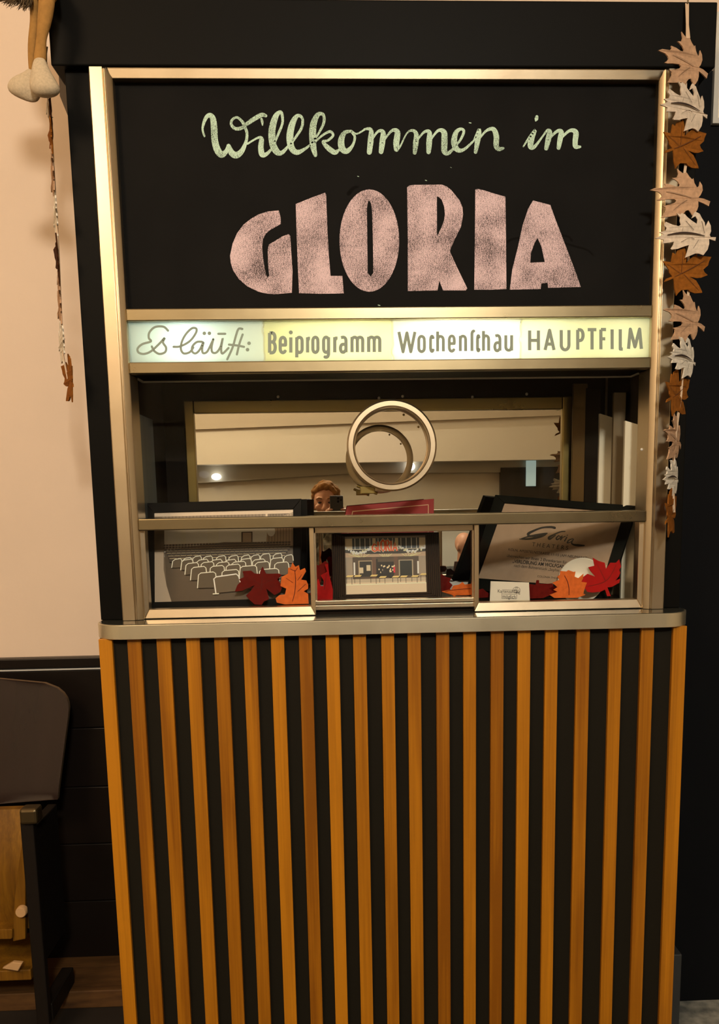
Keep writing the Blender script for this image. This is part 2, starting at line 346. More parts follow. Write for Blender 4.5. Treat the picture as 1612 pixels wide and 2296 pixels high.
# wainscot left of the booth: cap, light bead, boards with open joints
zc = lambda v: P(200, v, WY).z
b = MB().box(-3.2, -0.66, WY - 0.015, WY + 0.02, zc(1494), zc(1472)); struct('trim_4', b, M['wains'], bevel=0.003)
b = MB().box(-3.2, -0.66, WY - 0.006, WY + 0.02, zc(1500), zc(1496.5)); struct('trim_5', b, M['poster_rim'])
joints = [1501, 1632, 1764, 1892, 2020, 2150]
b = MB()
for a_, c_ in zip(joints, joints[1:]): b.box(-3.2, -0.66, WY, WY + 0.02, zc(c_) + 0.0012, zc(a_) - 0.0012)
o = struct('wall_wainscot', b, M['wains'], bevel=0.0022)
# wooden step the chair stands on
PZ = -0.0475
struct('trim_6', MB().box(-3.2, -0.69, 0.225, WY + 0.02, FL, PZ), M['plank'], bevel=0.003)
# black wall right of the booth
struct('wall_black', MB().box(0.705, 3.2, 0.14, WY + 0.02, FL, 2.30), M['black_wall'])
q = P(1515, 2150, 0.0)
struct('baseboard_right', MB().box(0.69, P(1527, 2200, 0.02).x, 0.02, 0.14, FL, q.z), M['skirt'], bevel=0.003)

# ------------------------------------------------------------------ ticket booth
SZ1, SZ0 = 1.0345, 0.9998                                     # sill top and underside
booth = thing('ticket_booth', 'old cinema ticket booth with chalkboard, metal framed windows and slatted wooden front', 'ticket booth', (0, 0.15, FL))
def z0(uL, vL, uR, vR, y=0.0): return (P(uL, vL, y).z + P(uR, vR, y).z) / 2
T_top = 2.2339; T_bt = 2.2116
R1t, R1b = z0(284, 693.5, 1460, 686), z0(290, 722, 1457, 713)
R2t, R2b = z0(293, 813, 1453, 803), z0(300, 839, 1453, 828.5)
M1t, M1b = z0(315, 1166, 1443, 1142), z0(315, 1192, 1443, 1167.5)
XO, XG, XI = 0.645, 0.6125, 0.597
PY = 0.055                                                   # glass plane of the windows
# carcass
HY_ = -0.022
obj('header_board', MB().box(-0.7215, 0.716, HY_, WY + 0.02, P(600, 148, HY_).z, P(1500, 3, HY_).z), M['black'], booth, bevel=0.003)
for s in (-1, 1):
    x1 = 0.700 if s < 0 else 0.690
    b = MB().box(min(s * XO, s * x1), max(s * XO, s * x1), 0.0, WY + 0.02, SZ1, T_top); obj('side_board', b, M['black'], booth, bevel=0.002)
b = MB().prism([P(140, 150, 0.2), P(131, 152, 0.2), P(134, 215, 0.2), P(153, 262, 0.2), P(160, 262, 0.2), P(160, 150, 0.2)], (0, 0.05, 0)); obj('corner_wedge', b, mat('wedge_grey', (0.10, 0.07, 0.045), 0.6), booth)  # grey-brown wedge below the header's left end
obj('front_panel', MB().box(-0.689, 0.683, -0.058, -0.03, FL, SZ0), mat('dark_backing_paint', (0.013, 0.011, 0.007), 0.6, spec=0.1), booth)
for xa_, xb_ in ((-0.689, -0.665), (0.660, 0.683)): obj('body_side', MB().box(xa_, xb_, -0.03, WY + 0.02, FL, SZ0), M['black'], booth)
# slats
SL = [(221, 251.5), (285, 316), (350.6, 382), (417, 447.6), (480, 511), (544.6, 574.6), (607, 637), (670, 699.5), (730, 760), (791.4, 821), (854.7, 883.8), (913.7, 943.3), (977.9, 1007.4),
      (1039, 1067.7), (1101, 1129.7), (1161.4, 1190), (1223, 1251.6), (1293.4, 1323), (1367, 1395.5), (1438, 1467), (1509.4, 1540)]
for i, (a, c) in enumerate(SL):
    v = 1444 - 24 * (a - 221) / 1288
    xa, xc = P(a, v, -0.070).x, P(c, v, -0.070).x
    obj('slat', MB().box(xa, xc, -0.070, -0.058, FL, SZ0), M['slat'], booth, bevel=0.0012)
# sill: slab with rounded ends and a metal edge
def rounded(x0, x1, y0, y1, r, n=10):
    pts = [(x0, y1)]
    for k in range(n + 1):
        t = math.pi + k * math.pi / 2 / n; pts.append((x0 + r + r * math.cos(t), y0 + r + r * math.sin(t)))
    for k in range(n + 1):
        t = 1.5 * math.pi + k * math.pi / 2 / n; pts.append((x1 - r + r * math.cos(t), y0 + r + r * math.sin(t)))
    return pts + [(x1, y1)]
SXL, SXR = P(217, 1420, -0.036).x, P(1541.5, 1392, -0.036).x
o_ = rounded(SXL, SXR, -0.086, 0.02, 0.075)
b = MB().prism([(x, y, SZ0) for x, y in o_], (0, 0, SZ1 - SZ0 - 0.0015)); sill = obj('sill', b, M['metal_sill'], booth, smooth=40, bevel=0.0012)
i_ = rounded(SXL + 0.004, SXR - 0.004, -0.082, 0.02, 0.071)
obj('sill_top', MB().prism([(x, y, SZ1 - 0.0014) for x, y in i_], (0, 0, 0.001)), mat('dark_sill_top', (0.035, 0.036, 0.028), 0.14, spec=0.6), sill, label='dark glossy sill top')
# metal frame: stiles swept from a profile, then rails and mullions
for s in (-1, 1):
    pr = [(XO, 0.02), (XO, -0.016), (XO - 0.002, -0.018), (XG + 0.003, -0.018), (XG + 0.001, -0.014), (XG - 0.001, -0.014), (XG - 0.003, -0.016), (XI + 0.002, -0.009), (XI, -0.006), (XI, PY + 0.012), (XI + 0.012, PY + 0.012), (XI + 0.012, 0.02)]
    rings = [[(s * x, y, z) for x, y in pr] for z in (SZ1, T_top)]
    obj('frame_stile', MB().sweep(None, rings), M['metal'], booth, smooth=25, bevel=0.0006)
def rail(name, x0, x1, za, zb, y0=-0.010, y1=0.05, par=booth, m='metal_rail', bv=0.0024): return obj(name, MB().box(x0, x1, y0, y1, zb, za), M[m], par, bevel=bv)
# mitred top rail
b = MB().prism([(-XG, -0.014, T_top), (XG, -0.014, T_top), (XI, -0.009, T_bt), (-XI, -0.009, T_bt)], (0, 0.04, 0)); obj('frame_rail', b, M['metal'], booth, bevel=0.001)
rail('frame_rail', -XI, XI, R1t, R1b); rail('frame_rail', -XI, XI, R2t, R2b, -0.010, 0.012)
obj('light_box_base', MB().box(-XI, XI, 0.012, 0.15, R2b + 0.003, R2t - 0.007), M['dark_in'], booth)
rail('frame_rail', -XI, XI, M1t, M1b, -0.010, PY + 0.02)
# small vent-like maker plate omitted; lower window frames
def lowframe(uL, uR, vt, vbL, vbR, x0=None, x1=None, wtop=0.0, wside=0.011, wbot=0.021, y=0.002, dep=0.03, hz=None):
    """a mitred metal sash: outer bounds in x, z"""
    xa = x0; xb = x1; zt = M1b; zb = SZ1 + 0.001
    out = [(xa, zt), (xb, zt), (xb, zb), (xa, zb)]
    inn = [(xa + wside, zt - wtop), (xb - wside, zt - wtop), (xb - wside, zb + wbot), (xa + wside, zb + wbot)]
    mb = MB()
    for k in range(4):
        if k == 0 and wtop == 0: continue
        a0, a1, b0, b1 = out[k], out[(k + 1) % 4], inn[k], inn[(k + 1) % 4]
        f = [(a0[0], y, a0[1]), (a1[0], y, a1[1]), (b1[0], y + 0.004, b1[1]), (b0[0], y + 0.004, b0[1])]
        mb.prism(f, (0, dep, 0))
    return mb, inn
xm1, xm2 = P(686, 1280, 0).x, P(705.5, 1280, 0).x
xm3, xm4 = P(1064.5, 1260, 0).x, P(1081, 1260, 0).x
L1, in1 = lowframe(0, 0, 0, 0, 0, -XI - 0.001, xm2); s1 = obj('sash', L1, M['metal'], booth, bevel=0.0012)
L3, in3 = lowframe(0, 0, 0, 0, 0, xm3, XI + 0.001); s3 = obj('sash', L3, M['metal'], booth, bevel=0.0012)
# middle sliding sash, set back
ym = 0.022
b = MB().box(xm2 - 0.004, xm3 + 0.004, ym, ym + 0.022, z0(706, 1197, 1064, 1189, ym), M1b + 0.002)
zmb = (P(709, 1345, ym).z + P(1062, 1341, ym).z) / 2
b.box(xm2 - 0.004, xm3 + 0.004, ym - 0.006, ym + 0.022, zmb - 0.010, zmb).box(xm2 - 0.004, xm3 + 0.004, ym - 0.002, ym + 0.022, SZ1 + 0.004, zmb - 0.012)
b.box(xm2 - 0.006, xm2 + 0.004, ym, ym + 0.022, SZ1 + 0.004, M1b).box(xm3 - 0.003, xm3 + 0.006, ym, ym + 0.022, SZ1 + 0.004, M1b)
s2 = obj('sash', b, M['metal'], booth, bevel=0.0014)
obj('sash_pane', MB().box(in1[0][0] - 0.002, in1[1][0] + 0.002, 0.018, 0.022, in1[2][1] - 0.002, M1b), M['glass'], s1)
obj('sash_pane', MB().box(in3[0][0] - 0.002, in3[1][0] + 0.002, 0.018, 0.022, in3[2][1] - 0.002, M1b), M['glass'], s3)
obj('sash_pane', MB().box(xm2 + 0.003, xm3 - 0.002, ym + 0.009, ym + 0.013, zmb - 0.002, M1b - 0.008), M['glass'], s2)
# big pane with a round speaking hole
RC = P(878.7, 999, PY - 0.016); RO, RI = 0.1043, 0.0872
circ = lambda r, y, n=72: [(RC.x + r * math.cos(2 * math.pi * k / n), y, RC.z + r * math.sin(2 * math.pi * k / n)) for k in range(n)]
RO, RI = 99.2 * (PY - 0.016 - CAM.y) / FPX, 83.0 * (PY - 0.016 - CAM.y) / FPX
pane = MB().prism([(-XI - 0.004, PY, M1t - 0.004), (XI + 0.004, PY, M1t - 0.004), (XI + 0.004, PY, R2b + 0.004), (-XI - 0.004, PY, R2b + 0.004)], (0, 0.004, 0), holes=[list(reversed(circ(RI + 0.004, PY)))])
obj('window_pane', pane, M['glass'], booth)
b = MB().lathe([(RI + 0.001, -0.014), (RI + 0.003, -0.0165), (RO - 0.004, -0.0165), (RO, -0.013), (RO, 0.0), (RI + 0.006, 0.0), (RI + 0.006, 0.006), (RO - 0.002, 0.006), (RO - 0.001, 0.034), (RI + 0.004, 0.036), (RI - 0.003, 0.034), (RI - 0.003, 0.024), (RI, 0.022)], (RC.x, PY, RC.z), (0, 1, 0), 96)
ring = obj('speech_ring', b, M['metal'], booth, smooth=30)
cl = P(826, 1096, PY + 0.02)
b = MB().box(cl.x - 0.020, cl.x + 0.016, PY + 0.008, PY + 0.032, cl.z - 0.012, cl.z + 0.006).tube([(cl.x - 0.028, PY + 0.02, cl.z + 0.008), (cl.x + 0.022, PY + 0.02, cl.z - 0.012)], 0.004)
obj('ring_clamp', b, M['brass'], ring, bevel=0.002)
for u, v in ((938, 957), (905, 930)):
    c = P(u, v, PY + 0.03); obj('screw_or_glint', MB().ball(c, 0.003, 10, 6), M['brass'], ring, smooth=180)
c = P(1437, 1008, 0.03); obj('screw_or_glint', MB().ball((XI - 0.001, 0.03, c.z), 0.0035, 10, 6), M['card'], booth, smooth=180)
# chalkboard with its lettering
board = obj('chalkboard', MB().box(-XI - 0.004, XI + 0.004, 0.012, 0.03, R1t - 0.004, T_bt + 0.004), M['board'], booth)
BP = FY(0.0114)
def catmull(pts, n=7):
    out = []; N_ = len(pts)
    for i in range(N_ - 1):
        p0, p1, p2, p3 = pts[max(i - 1, 0)], pts[i], pts[i + 1], pts[min(i + 2, N_ - 1)]
        for k in range(n):
            t = k / n
            out.append(tuple(0.5 * (2 * b_ + (c_ - a_) * t + (2 * a_ - 5 * b_ + 4 * c_ - d_) * t * t + (3 * b_ - a_ - 3 * c_ + d_) * t ** 3) for a_, b_, c_, d_ in zip(p0, p1, p2, p3)))
    return out + [tuple(pts[-1])]
def ribbon2d(pts, caps=True):
    """pts: (x, y, width) -> list of polygons (quads and cap fans) in 2d"""
    polys = []; L = []; R_ = []
    for i, (x, y, wd) in enumerate(pts):
        x0, y0 = pts[max(i - 1, 0)][:2]; x1, y1 = pts[min(i + 1, len(pts) - 1)][:2]
        dx, dy = x1 - x0, y1 - y0; l = math.hypot(dx, dy) or 1; nx, ny = -dy / l * wd / 2, dx / l * wd / 2
        L.append((x + nx, y + ny)); R_.append((x - nx, y - ny))
    for i in range(len(pts) - 1): polys.append([L[i], R_[i], R_[i + 1], L[i + 1]])
    if caps:
        for x, y, wd in (pts[0], pts[-1]): polys.append([(x + wd / 2 * math.cos(t * math.pi / 5), y + wd / 2 * math.sin(t * math.pi / 5)) for t in range(10)])
    return polys
def strokes(mb, lists, conv, pl, off=0.0, smooth=True, m=0, caps=True, wdef=None, col=None):
    for st in lists:
        mb.lay = getattr(mb, 'lay', 0) + 1
        st = [(*p, wdef) if len(p) == 2 else p for p in st]
        pts = catmull(st) if smooth and len(st) > 2 else st
        for k_, poly in enumerate(ribbon2d(pts, caps) if smooth else [q_ for a_, b_ in zip(pts, pts[1:]) for q_ in ribbon2d([a_, b_], caps)]):
            o_k = off + mb.lay * 5e-6 + (k_ % 4) * 1.2e-6
            vs = [PX(*conv(x, y), pl) + pl[1] * o_k for x, y in poly]
            mb.add(vs, [tuple(range(len(vs)))], m, col)
    return mb
c2 = lambda x, y: (400 + x / 3.224, 220 + y / 3.224)
c3 = lambda x, y: (860 + x / 3.224, 220 + y / 3.224)
W2 = [[(188, 275, 14), (175, 220, 16), (195, 150, 26), (225, 122, 32), (250, 150, 42), (258, 220, 47), (262, 300, 47), (280, 370, 50), (312, 408, 48), (345, 385, 32), (362, 345, 26)],
      [(362, 345, 30), (385, 395, 45), (420, 412, 48), (460, 380, 36), (490, 310, 22), (495, 250, 20), (478, 205, 22)],
      [(485, 200, 22), (450, 218, 26), (410, 220, 24), (382, 190, 20), (390, 155, 18), (425, 140, 18), (460, 168, 20), (482, 192, 26), (540, 155, 32), (600, 122, 32), (632, 128, 22)], [(600, 150, 16), (606, 172, 18), (608, 195, 10)],
      [(500, 330, 14), (572, 288, 16), (600, 295, 32), (596, 355, 40), (606, 408, 40), (640, 402, 26), (680, 360, 16)],
      [(680, 360, 12), (722, 260, 18), (752, 180, 18), (748, 115, 22), (730, 102, 26), (700, 140, 42), (677, 230, 50), (682, 330, 50), (712, 388, 46), (750, 393, 30), (800, 340, 16)],
      [(800, 350, 12), (850, 280, 18), (892, 210, 20), (895, 145, 20), (860, 128, 28), (826, 180, 44), (806, 270, 50), (816, 355, 46), (855, 392, 38), (910, 370, 22), (950, 340, 15)],
      [(950, 345, 12), (1010, 260, 16), (1050, 180, 20), (1048, 122, 22), (1010, 118, 32), (978, 180, 46), (970, 260, 50), (975, 350, 44), (990, 412, 28)],
      [(985, 320, 15), (1040, 270, 16), (1095, 242, 20), (1118, 270, 18), (1080, 306, 18), (1045, 315, 20), (1080, 358, 36), (1130, 392, 36), (1165, 370, 15)],
      [(1250, 238, 18), (1200, 252, 32), (1176, 310, 46), (1186, 368, 46), (1220, 382, 38), (1260, 340, 20), (1275, 280, 18), (1250, 240, 16), (1290, 258, 12), (1350, 225, 14)],
      [(1345, 224, 14), (1390, 228, 28), (1390, 300, 42), (1380, 392, 36)], [(1385, 325, 12), (1438, 245, 18), (1478, 245, 32), (1475, 310, 42), (1465, 388, 34)], [(1472, 325, 12), (1540, 238, 20), (1582, 245, 40), (1575, 320, 44), (1576, 370, 36)]]
W3 = [[(93, 370, 32), (120, 348, 14), (170, 252, 12), (212, 235, 22), (236, 262, 32), (232, 330, 40), (225, 395, 28)], [(235, 315, 12), (290, 248, 18), (330, 245, 30), (330, 310, 42), (325, 390, 32)], [(328, 320, 12), (390, 238, 20), (435, 245, 40), (440, 310, 44), (440, 382, 42), (468, 398, 28), (520, 350, 15)],
      [(520, 350, 12), (562, 290, 18), (580, 238, 20), (555, 224, 22), (522, 252, 34), (510, 320, 44), (532, 372, 38), (580, 372, 22), (650, 310, 14)],
      [(650, 310, 12), (690, 228, 22), (684, 280, 40), (665, 390, 26)], [(688, 300, 12), (740, 238, 18), (792, 224, 32), (815, 275, 40), (814, 345, 38), (835, 368, 32), (865, 362, 18)],
      [(1010, 350, 10), (1050, 290, 18), (1095, 232, 22), (1072, 285, 40), (1062, 348, 40), (1090, 352, 25), (1140, 290, 14), (1182, 234, 18), (1200, 246, 36), (1190, 300, 40), (1175, 365, 28)],
      [(1188, 305, 12), (1250, 242, 22), (1284, 245, 36), (1275, 300, 38), (1265, 360, 28)], [(1270, 305, 14), (1340, 238, 22), (1388, 245, 38), (1385, 310, 38), (1388, 350, 34), (1420, 352, 18)], [(1108, 134, 22), (1104, 152, 26), (1100, 162, 14)]]
b = MB(); strokes(b, W2, c2, BP); strokes(b, W3, c3, BP)
for u, v, r in ((1054, 275, 2), (1011, 375, 1.2), (955, 404, 1.6), (803, 395, 1.5), (850, 684, 2)): strokes(b, [[(u - r, v, r), (u + r, v + 1, r)]], lambda x, y: (x, y), BP)
obj('chalk_lettering', b, M['green_chalk'], board, label='pale green chalk handwriting reading Willkommen im')
def ell(cx, cy, rx, ry, n=48): return [(cx + rx * math.cos(2 * math.pi * k / n), cy + ry * math.sin(2 * math.pi * k / n)) for k in range(n)]
G_ = [(725, 812), (650, 818), (580, 840), (520, 875), (470, 915), (425, 975), (392, 1050), (373, 1140), (378, 1190), (395, 1245), (440, 1312), (500, 1362), (580, 1400), (640, 1414), (700, 1418), (820, 1407), (825, 1250), (815, 1100), (808, 995), (795, 983), (750, 1000), (710, 1025), (655, 1058), (645, 1100), (648, 1200), (656, 1285), (640, 1295), (625, 1240), (612, 1150), (605, 1080), (612, 1020), (630, 982), (660, 955), (740, 910), (738, 860)]
L_ = [(848, 765), (960, 720), (1060, 683), (1068, 700), (1075, 900), (1085, 1100), (1100, 1285), (1185, 1285), (1195, 1412), (1030, 1415), (872, 1410), (862, 1200), (855, 1000)]
slot = [(1378, 740), (1392, 760), (1400, 820), (1405, 1000), (1408, 1180), (1408, 1265), (1390, 1290), (1368, 1265), (1366, 1100), (1364, 900), (1362, 800), (1370, 750)]
Rr_ = [(170, 645), (185, 632), (220, 627), (420, 625), (455, 638), (490, 665), (550, 740), (570, 790), (575, 840), (560, 930), (520, 1010), (485, 1085), (480, 1110), (530, 1220), (605, 1375), (595, 1390), (430, 1390), (402, 1320), (390, 1390), (175, 1395), (175, 1000)]
Rh_ = [(385, 710), (400, 715), (420, 735), (438, 785), (443, 840), (438, 880), (420, 930), (386, 1000)]
I_ = [(663, 662), (680, 656), (720, 665), (800, 690), (880, 712), (885, 1000), (888, 1380), (770, 1386), (655, 1385), (660, 1000)]
A_ = [(1080, 740), (1140, 755), (1205, 772), (1240, 870), (1290, 1000), (1340, 1130), (1400, 1290), (1425, 1365), (1190, 1372), (1185, 1335), (1140, 1340), (1135, 1380), (912, 1385), (930, 1240), (970, 1080), (1005, 920), (1045, 800)]
Ah_ = [(1112, 1010), (1140, 1070), (1165, 1185), (1060, 1190), (1065, 1120), (1090, 1050)]
b = MB()
for poly, hole, cv in ((G_, None, c2), (L_, None, c2), (ell(1380, 1030, 216, 370), slot, c2), (Rr_, Rh_, c3), (I_, None, c3), (A_, Ah_, c3)):
    b.flat([PX(*cv(*p), BP) for p in poly], [[PX(*cv(*p), BP) for p in hole]] if hole else [])
obj('chalk_lettering', b, M['pink_chalk'], board, label='large pink chalk capitals reading GLORIA')
BP2 = FY(0.0118)
for st_, cv_ in (([(885, 1045, 14), (930, 1020, 16), (985, 1008, 12)], c3), ([(1290, 992, 12), (1335, 1000, 14), (1360, 1030, 18)], c3), ([(1310, 1048, 12), (1400, 1075, 16), (1470, 1095, 14), (1515, 1135, 10)], c3), ([(1230, 690, 30), (1265, 650, 24), (1300, 640, 10)], c2)):
    obj('chalk_smear', strokes(MB(), [st_], cv_, BP2), M['grey_chalk'], board)

# illuminated programme sign
sx = [-XI, P(591, 765, 0).x, P(880, 765, 0).x, P(1168, 765, 0).x, XI]
sbox = MB().box(-XI, XI, 0.13, 0.14, R2b, R1t).box(-XI, XI, 0.012, 0.13, R1b, R1b + 0.006).box(-XI, XI, 0.012, 0.13, R2t - 0.006, R2t).box(-XI - 0.006, -XI, 0.012, 0.14, R2b, R1t).box(XI, XI + 0.006, 0.012, 0.14, R2b, R1t)
lb = obj('light_box', sbox, M['boxwhite'], booth)
for u, mm, r, y in ((430, 'bulb_cool', 0.017, 0.075), (690, 'bulb', 0.010, 0.09), (790, 'bulb', 0.013, 0.08), (985, 'bulb', 0.024, 0.06), (1090, 'bulb', 0.016, 0.075), (1200, 'bulb', 0.012, 0.085), (1380, 'bulb', 0.011, 0.09)):
    c = P(u, 766, y); obj('bulb', MB().ball(c, (r * 1.4, r * 0.8, r), 14, 8), M[mm], lb, smooth=180)
pan = []
for k, mm in enumerate(('sign_mint', 'sign_yellow', 'sign_white', 'sign_cream')):
    pan.append(obj('sign_panel', MB().box(sx[k] + 0.0006, sx[k + 1] - 0.0006, 0.004, 0.007, R2t, R1b), M[mm], booth))
    if k:
        b = MB(); random.seed(k); pl = FY(0.0036); ps = []
        for i in range(12):
            t = i / 11; z = R2t + (R1b - R2t) * t; ps.append((sx[k] + random.uniform(-0.003, 0.003), z))
        vs = []
        for x, z in ps: vs += [(x - 0.002, 0.0036, z), (x + 0.0022, 0.0036, z)]
        b.add(vs, [(2 * i, 2 * i + 1, 2 * i + 3, 2 * i + 2) for i in range(11)]); obj('tape_seam', b, M['sign_tape'], pan[-1])
SP = FY(0.0034)
c7 = lambda x, y: (270 + x / 2.6426, 680 + y / 2.6426)
c8 = lambda x, y: (860 + x / 2.6, 680 + y / 2.6)
Es = [[(282, 162), (255, 139), (205, 141), (172, 172), (168, 205), (180, 226), (130, 242), (102, 268), (108, 292), (140, 300), (180, 285), (230, 240), (262, 206), (252, 232), (270, 262), (264, 290), (230, 300), (200, 282), (186, 256)],
      [(315, 258), (355, 255), (410, 225), (445, 180), (450, 152), (425, 148), (390, 180), (365, 225), (358, 270), (375, 297), (410, 290), (432, 262)],
      [(482, 228), (452, 230), (427, 255), (425, 285), (445, 297), (470, 275), (492, 230), (484, 270), (490, 295), (515, 285), (545, 225)], [(550, 213), (540, 260), (545, 290), (568, 292), (592, 260), (606, 208), (597, 265), (604, 298), (640, 265)], [(580, 181), (621, 181)],
      [(722, 152), (700, 152), (685, 190), (665, 260), (633, 332)], [(643, 245), (690, 250), (732, 258)], [(724, 185), (705, 240), (690, 303)]]
b = MB(); strokes(b, Es, c7, SP, wdef=13)
for x, y in ((497, 178), (527, 178), (762, 237), (753, 275)): b.flat([PX(*c7(*p), SP) for p in ell(x, y, 10.5, 10.5, 20)])
obj('sign_lettering', b, M['sign_letter'], pan[0])
# condensed grotesque built of strokes; x 0..1, y 0..1 (x-height) with cap/ascender at 1+k, descender -0.3
def arc(cx, cy, rx, ry, a0, a1, n=10): return [(cx + rx * math.cos(math.radians(a0 + (a1 - a0) * k / n)), cy + ry * math.sin(math.radians(a0 + (a1 - a0) * k / n))) for k in range(n + 1)]
def glyph(ch, H):
    oval = arc(.5, .75, .5, .25, 0, 180) + arc(.5, .25, .5, .25, 180, 360) + [(1, .75)]
    g = {'o': [oval], 'e': [[(0, .5), (1, .5), (1, .75)] + arc(.5, .75, .5, .25, 0, 180) + arc(.5, .25, .5, .25, 180, 340)],
         'i': [[(.5, 0), (.5, 1)]], 'p': [[(0, -.32), (0, 1)], [(0, .8)] + arc(.5, .78, .5, .22, 150, 0) + arc(.5, .22, .5, .22, 0, -150)],
         'r': [[(0, 0), (0, 1)], [(0, .72), (.6, .93), (2.0, .93)]], 'g': [oval, [(1, 1), (1, -.05)] + arc(.5, -.08, .5, .24, 0, -130)],
         'a': [[(.08, .95)] + arc(.5, .75, .5, .24, 100, 0) + [(1, 0)], [(1, .52), (.5, .52)] + arc(.4, .26, .4, .26, 90, 270) + [(.6, 0), (1, .15)]],
         'm': [[(0, 0), (0, 1)], [(0, .75)] + arc(.25, .78, .25, .2, 140, 0) + [(.5, 0)], [(.5, .75)] + arc(.75, .78, .25, .2, 140, 0) + [(1, 0)]],
         'n': [[(0, 0), (0, 1)], [(0, .75)] + arc(.5, .76, .5, .22, 140, 0) + [(1, 0)]], 'h': [[(0, 0), (0, H)], [(0, .75)] + arc(.5, .76, .5, .22, 140, 0) + [(1, 0)]],
         'u': [[(0, 1)] + arc(.5, .24, .5, .22, 180, 320) + [(1, .3)], [(1, 1), (1, 0)]], 'c': [arc(.5, .75, .5, .25, 20, 180) + arc(.5, .25, .5, .25, 180, 340)],
         'ſ': [[(0, 0), (0, H - .25)] + arc(.5, H - .22, .5, .22, 180, 70)],
         'B': [[(0, 0), (0, H)], [(0, H), (.5, H)] + arc(.45, H * .77, .5, H * .23, 80, -80) + [(.3, H * .54), (0, H * .54)], [(.4, H * .54)] + arc(.48, H * .27, .52, H * .27, 80, -80) + [(.3, 0), (0, 0)]],
         'W': [[(0, H), (.26, 0), (.5, H * .95), (.74, 0), (1, H)]], 'H': [[(0, 0), (0, H)], [(1, 0), (1, H)], [(0, H * .5), (1, H * .5)]], 'A': [[(0, 0), (.5, H), (1, 0)], [(.2, H * .3), (.8, H * .3)]],
         'U': [[(0, H)] + arc(.5, H * .25, .5, H * .25, 180, 360) + [(1, H)]], 'P': [[(0, 0), (0, H)], [(0, H), (.5, H)] + arc(.48, H * .73, .52, H * .27, 80, -80) + [(.3, H * .46), (0, H * .46)]],
         'T': [[(0, H), (1, H)], [(.5, 0), (.5, H)]], 'F': [[(0, 0), (0, H)], [(0, H), (1, H)], [(0, H * .53), (.85, H * .53)]], 'I': [[(.5, 0), (.5, H)]], 'L': [[(0, H), (0, 0), (1, 0)]],
         'M': [[(0, 0), (.14, H), (.5, H * .1), (.86, H), (1, 0)]], 'i.': []}
    return g[ch]
def word(mb, spec, base0, base1, xh, H, wd, cv, xr):
    """spec: list of (char, x0, x1) outer bounds; base line from base0 (x=xr[0]) to base1 (x=xr[1])"""
    for ch, a, c in spec:
        a2, c2_ = a + wd / 2, c - wd / 2
        bl = base0 + (base1 - base0) * ((a + c) / 2 - xr[0]) / (xr[1] - xr[0])
        st = [[(a2 + (c2_ - a2) * x, bl - wd * 0.45 - (xh - wd * 0.9) * y if 0 <= y <= 1.001 else bl - wd * 0.45 - (xh - wd * 0.9) * y) for x, y in s] for s in glyph(ch, H)]
        strokes(mb, st, cv, SP, smooth=False, wdef=wd, caps=False)
        for s in st:                                  # round the joints
            for x, y in s[1:-1]: mb.lay += 1; mb.flat([PX(*cv(*p), SP) + SP[1] * 2e-6 * mb.lay for p in ell(x, y, wd / 2, wd / 2, 8)])
        if ch == 'i': mb.flat([PX(*cv(*p), SP) for p in ell((a + c) / 2, bl - xh * 1.19, wd * .62, wd * .62, 14)])
b = MB(); word(b, [('B', 874, 927), ('e', 937, 988), ('i', 999, 1020), ('p', 1035, 1086), ('r', 1099, 1126), ('o', 1130, 1180), ('g', 1194, 1243), ('r', 1260, 1288), ('a', 1294, 1346), ('m', 1362, 1445), ('m', 1461, 1546)], 302, 298, 108, 1.30, 19.5, c7, (876, 1546))
obj('sign_lettering', b, M['sign_letter'], pan[1])
b = MB(); word(b, [('W', 80, 192), ('o', 196, 247), ('c', 265, 299), ('h', 306, 357), ('e', 374, 421), ('n', 438, 487), ('ſ', 506, 543), ('c', 538, 566), ('h', 573, 621), ('a', 639, 687), ('u', 703, 755)], 292, 284, 106, 1.30, 18, c8, (80, 754))
obj('sign_lettering', b, M['sign_letter'], pan[2])
b = MB(); word(b, [('H', 842, 912), ('A', 932, 1003), ('U', 1026, 1090), ('P', 1122, 1172), ('T', 1180, 1250), ('F', 1257, 1306), ('I', 1322, 1342), ('L', 1370, 1404), ('M', 1418, 1512)], 283, 274, 108, 1.27, 19, c8, (842, 1512))
obj('sign_lettering', b, M['sign_letter'], pan[3])

# inside of the booth
b = MB().box(-0.6, 0.6, 0.02, WY, SZ1 - 0.02, 1.0455); obj('display_shelf', b, M['dark_in'], booth)
b = MB().box(-0.6, 0.6, 0.15, WY, 1.70, 1.72); obj('booth_ceiling', b, M['dark_in'], booth)
b = MB().box(-0.62, 0.62, WY - 0.004, WY + 0.006, SZ1, 1.72); obj('back_board', b, M['dark_in'], booth)
xL, xR_ = -0.5248, 0.4958; zT = 1.5475
mf = MB()
yb, yf = WY - 0.004, WY - 0.022
for a, c in (((xL - 0.026, xL), (SZ1, zT + 0.034)), ((xR_, xR_ + 0.026), (SZ1, zT + 0.034)), ((xL, xR_), (zT, zT + 0.034))): mf.box(a[0], a[1], yf, yb, c[0], c[1])
mfr = obj('mirror_frame', mf, M['brass'], booth, bevel=0.003)
obj('mirror_glass', MB().box(xL - 0.004, xR_ + 0.004, WY - 0.0095, WY - 0.0065, SZ1, zT + 0.004), M['mirror'], mfr)
for u, v in ((623, 889), (850, 892), (903, 888), (1060, 890), (1182, 883)):
    c = P(u, v, WY - 0.03); obj('screw_or_glint', MB().ball((c.x, WY - 0.024, c.z), 0.0042, 10, 6), M['plate'], mfr, smooth=180)  # white balls standing for light glints along the mirror frame's top
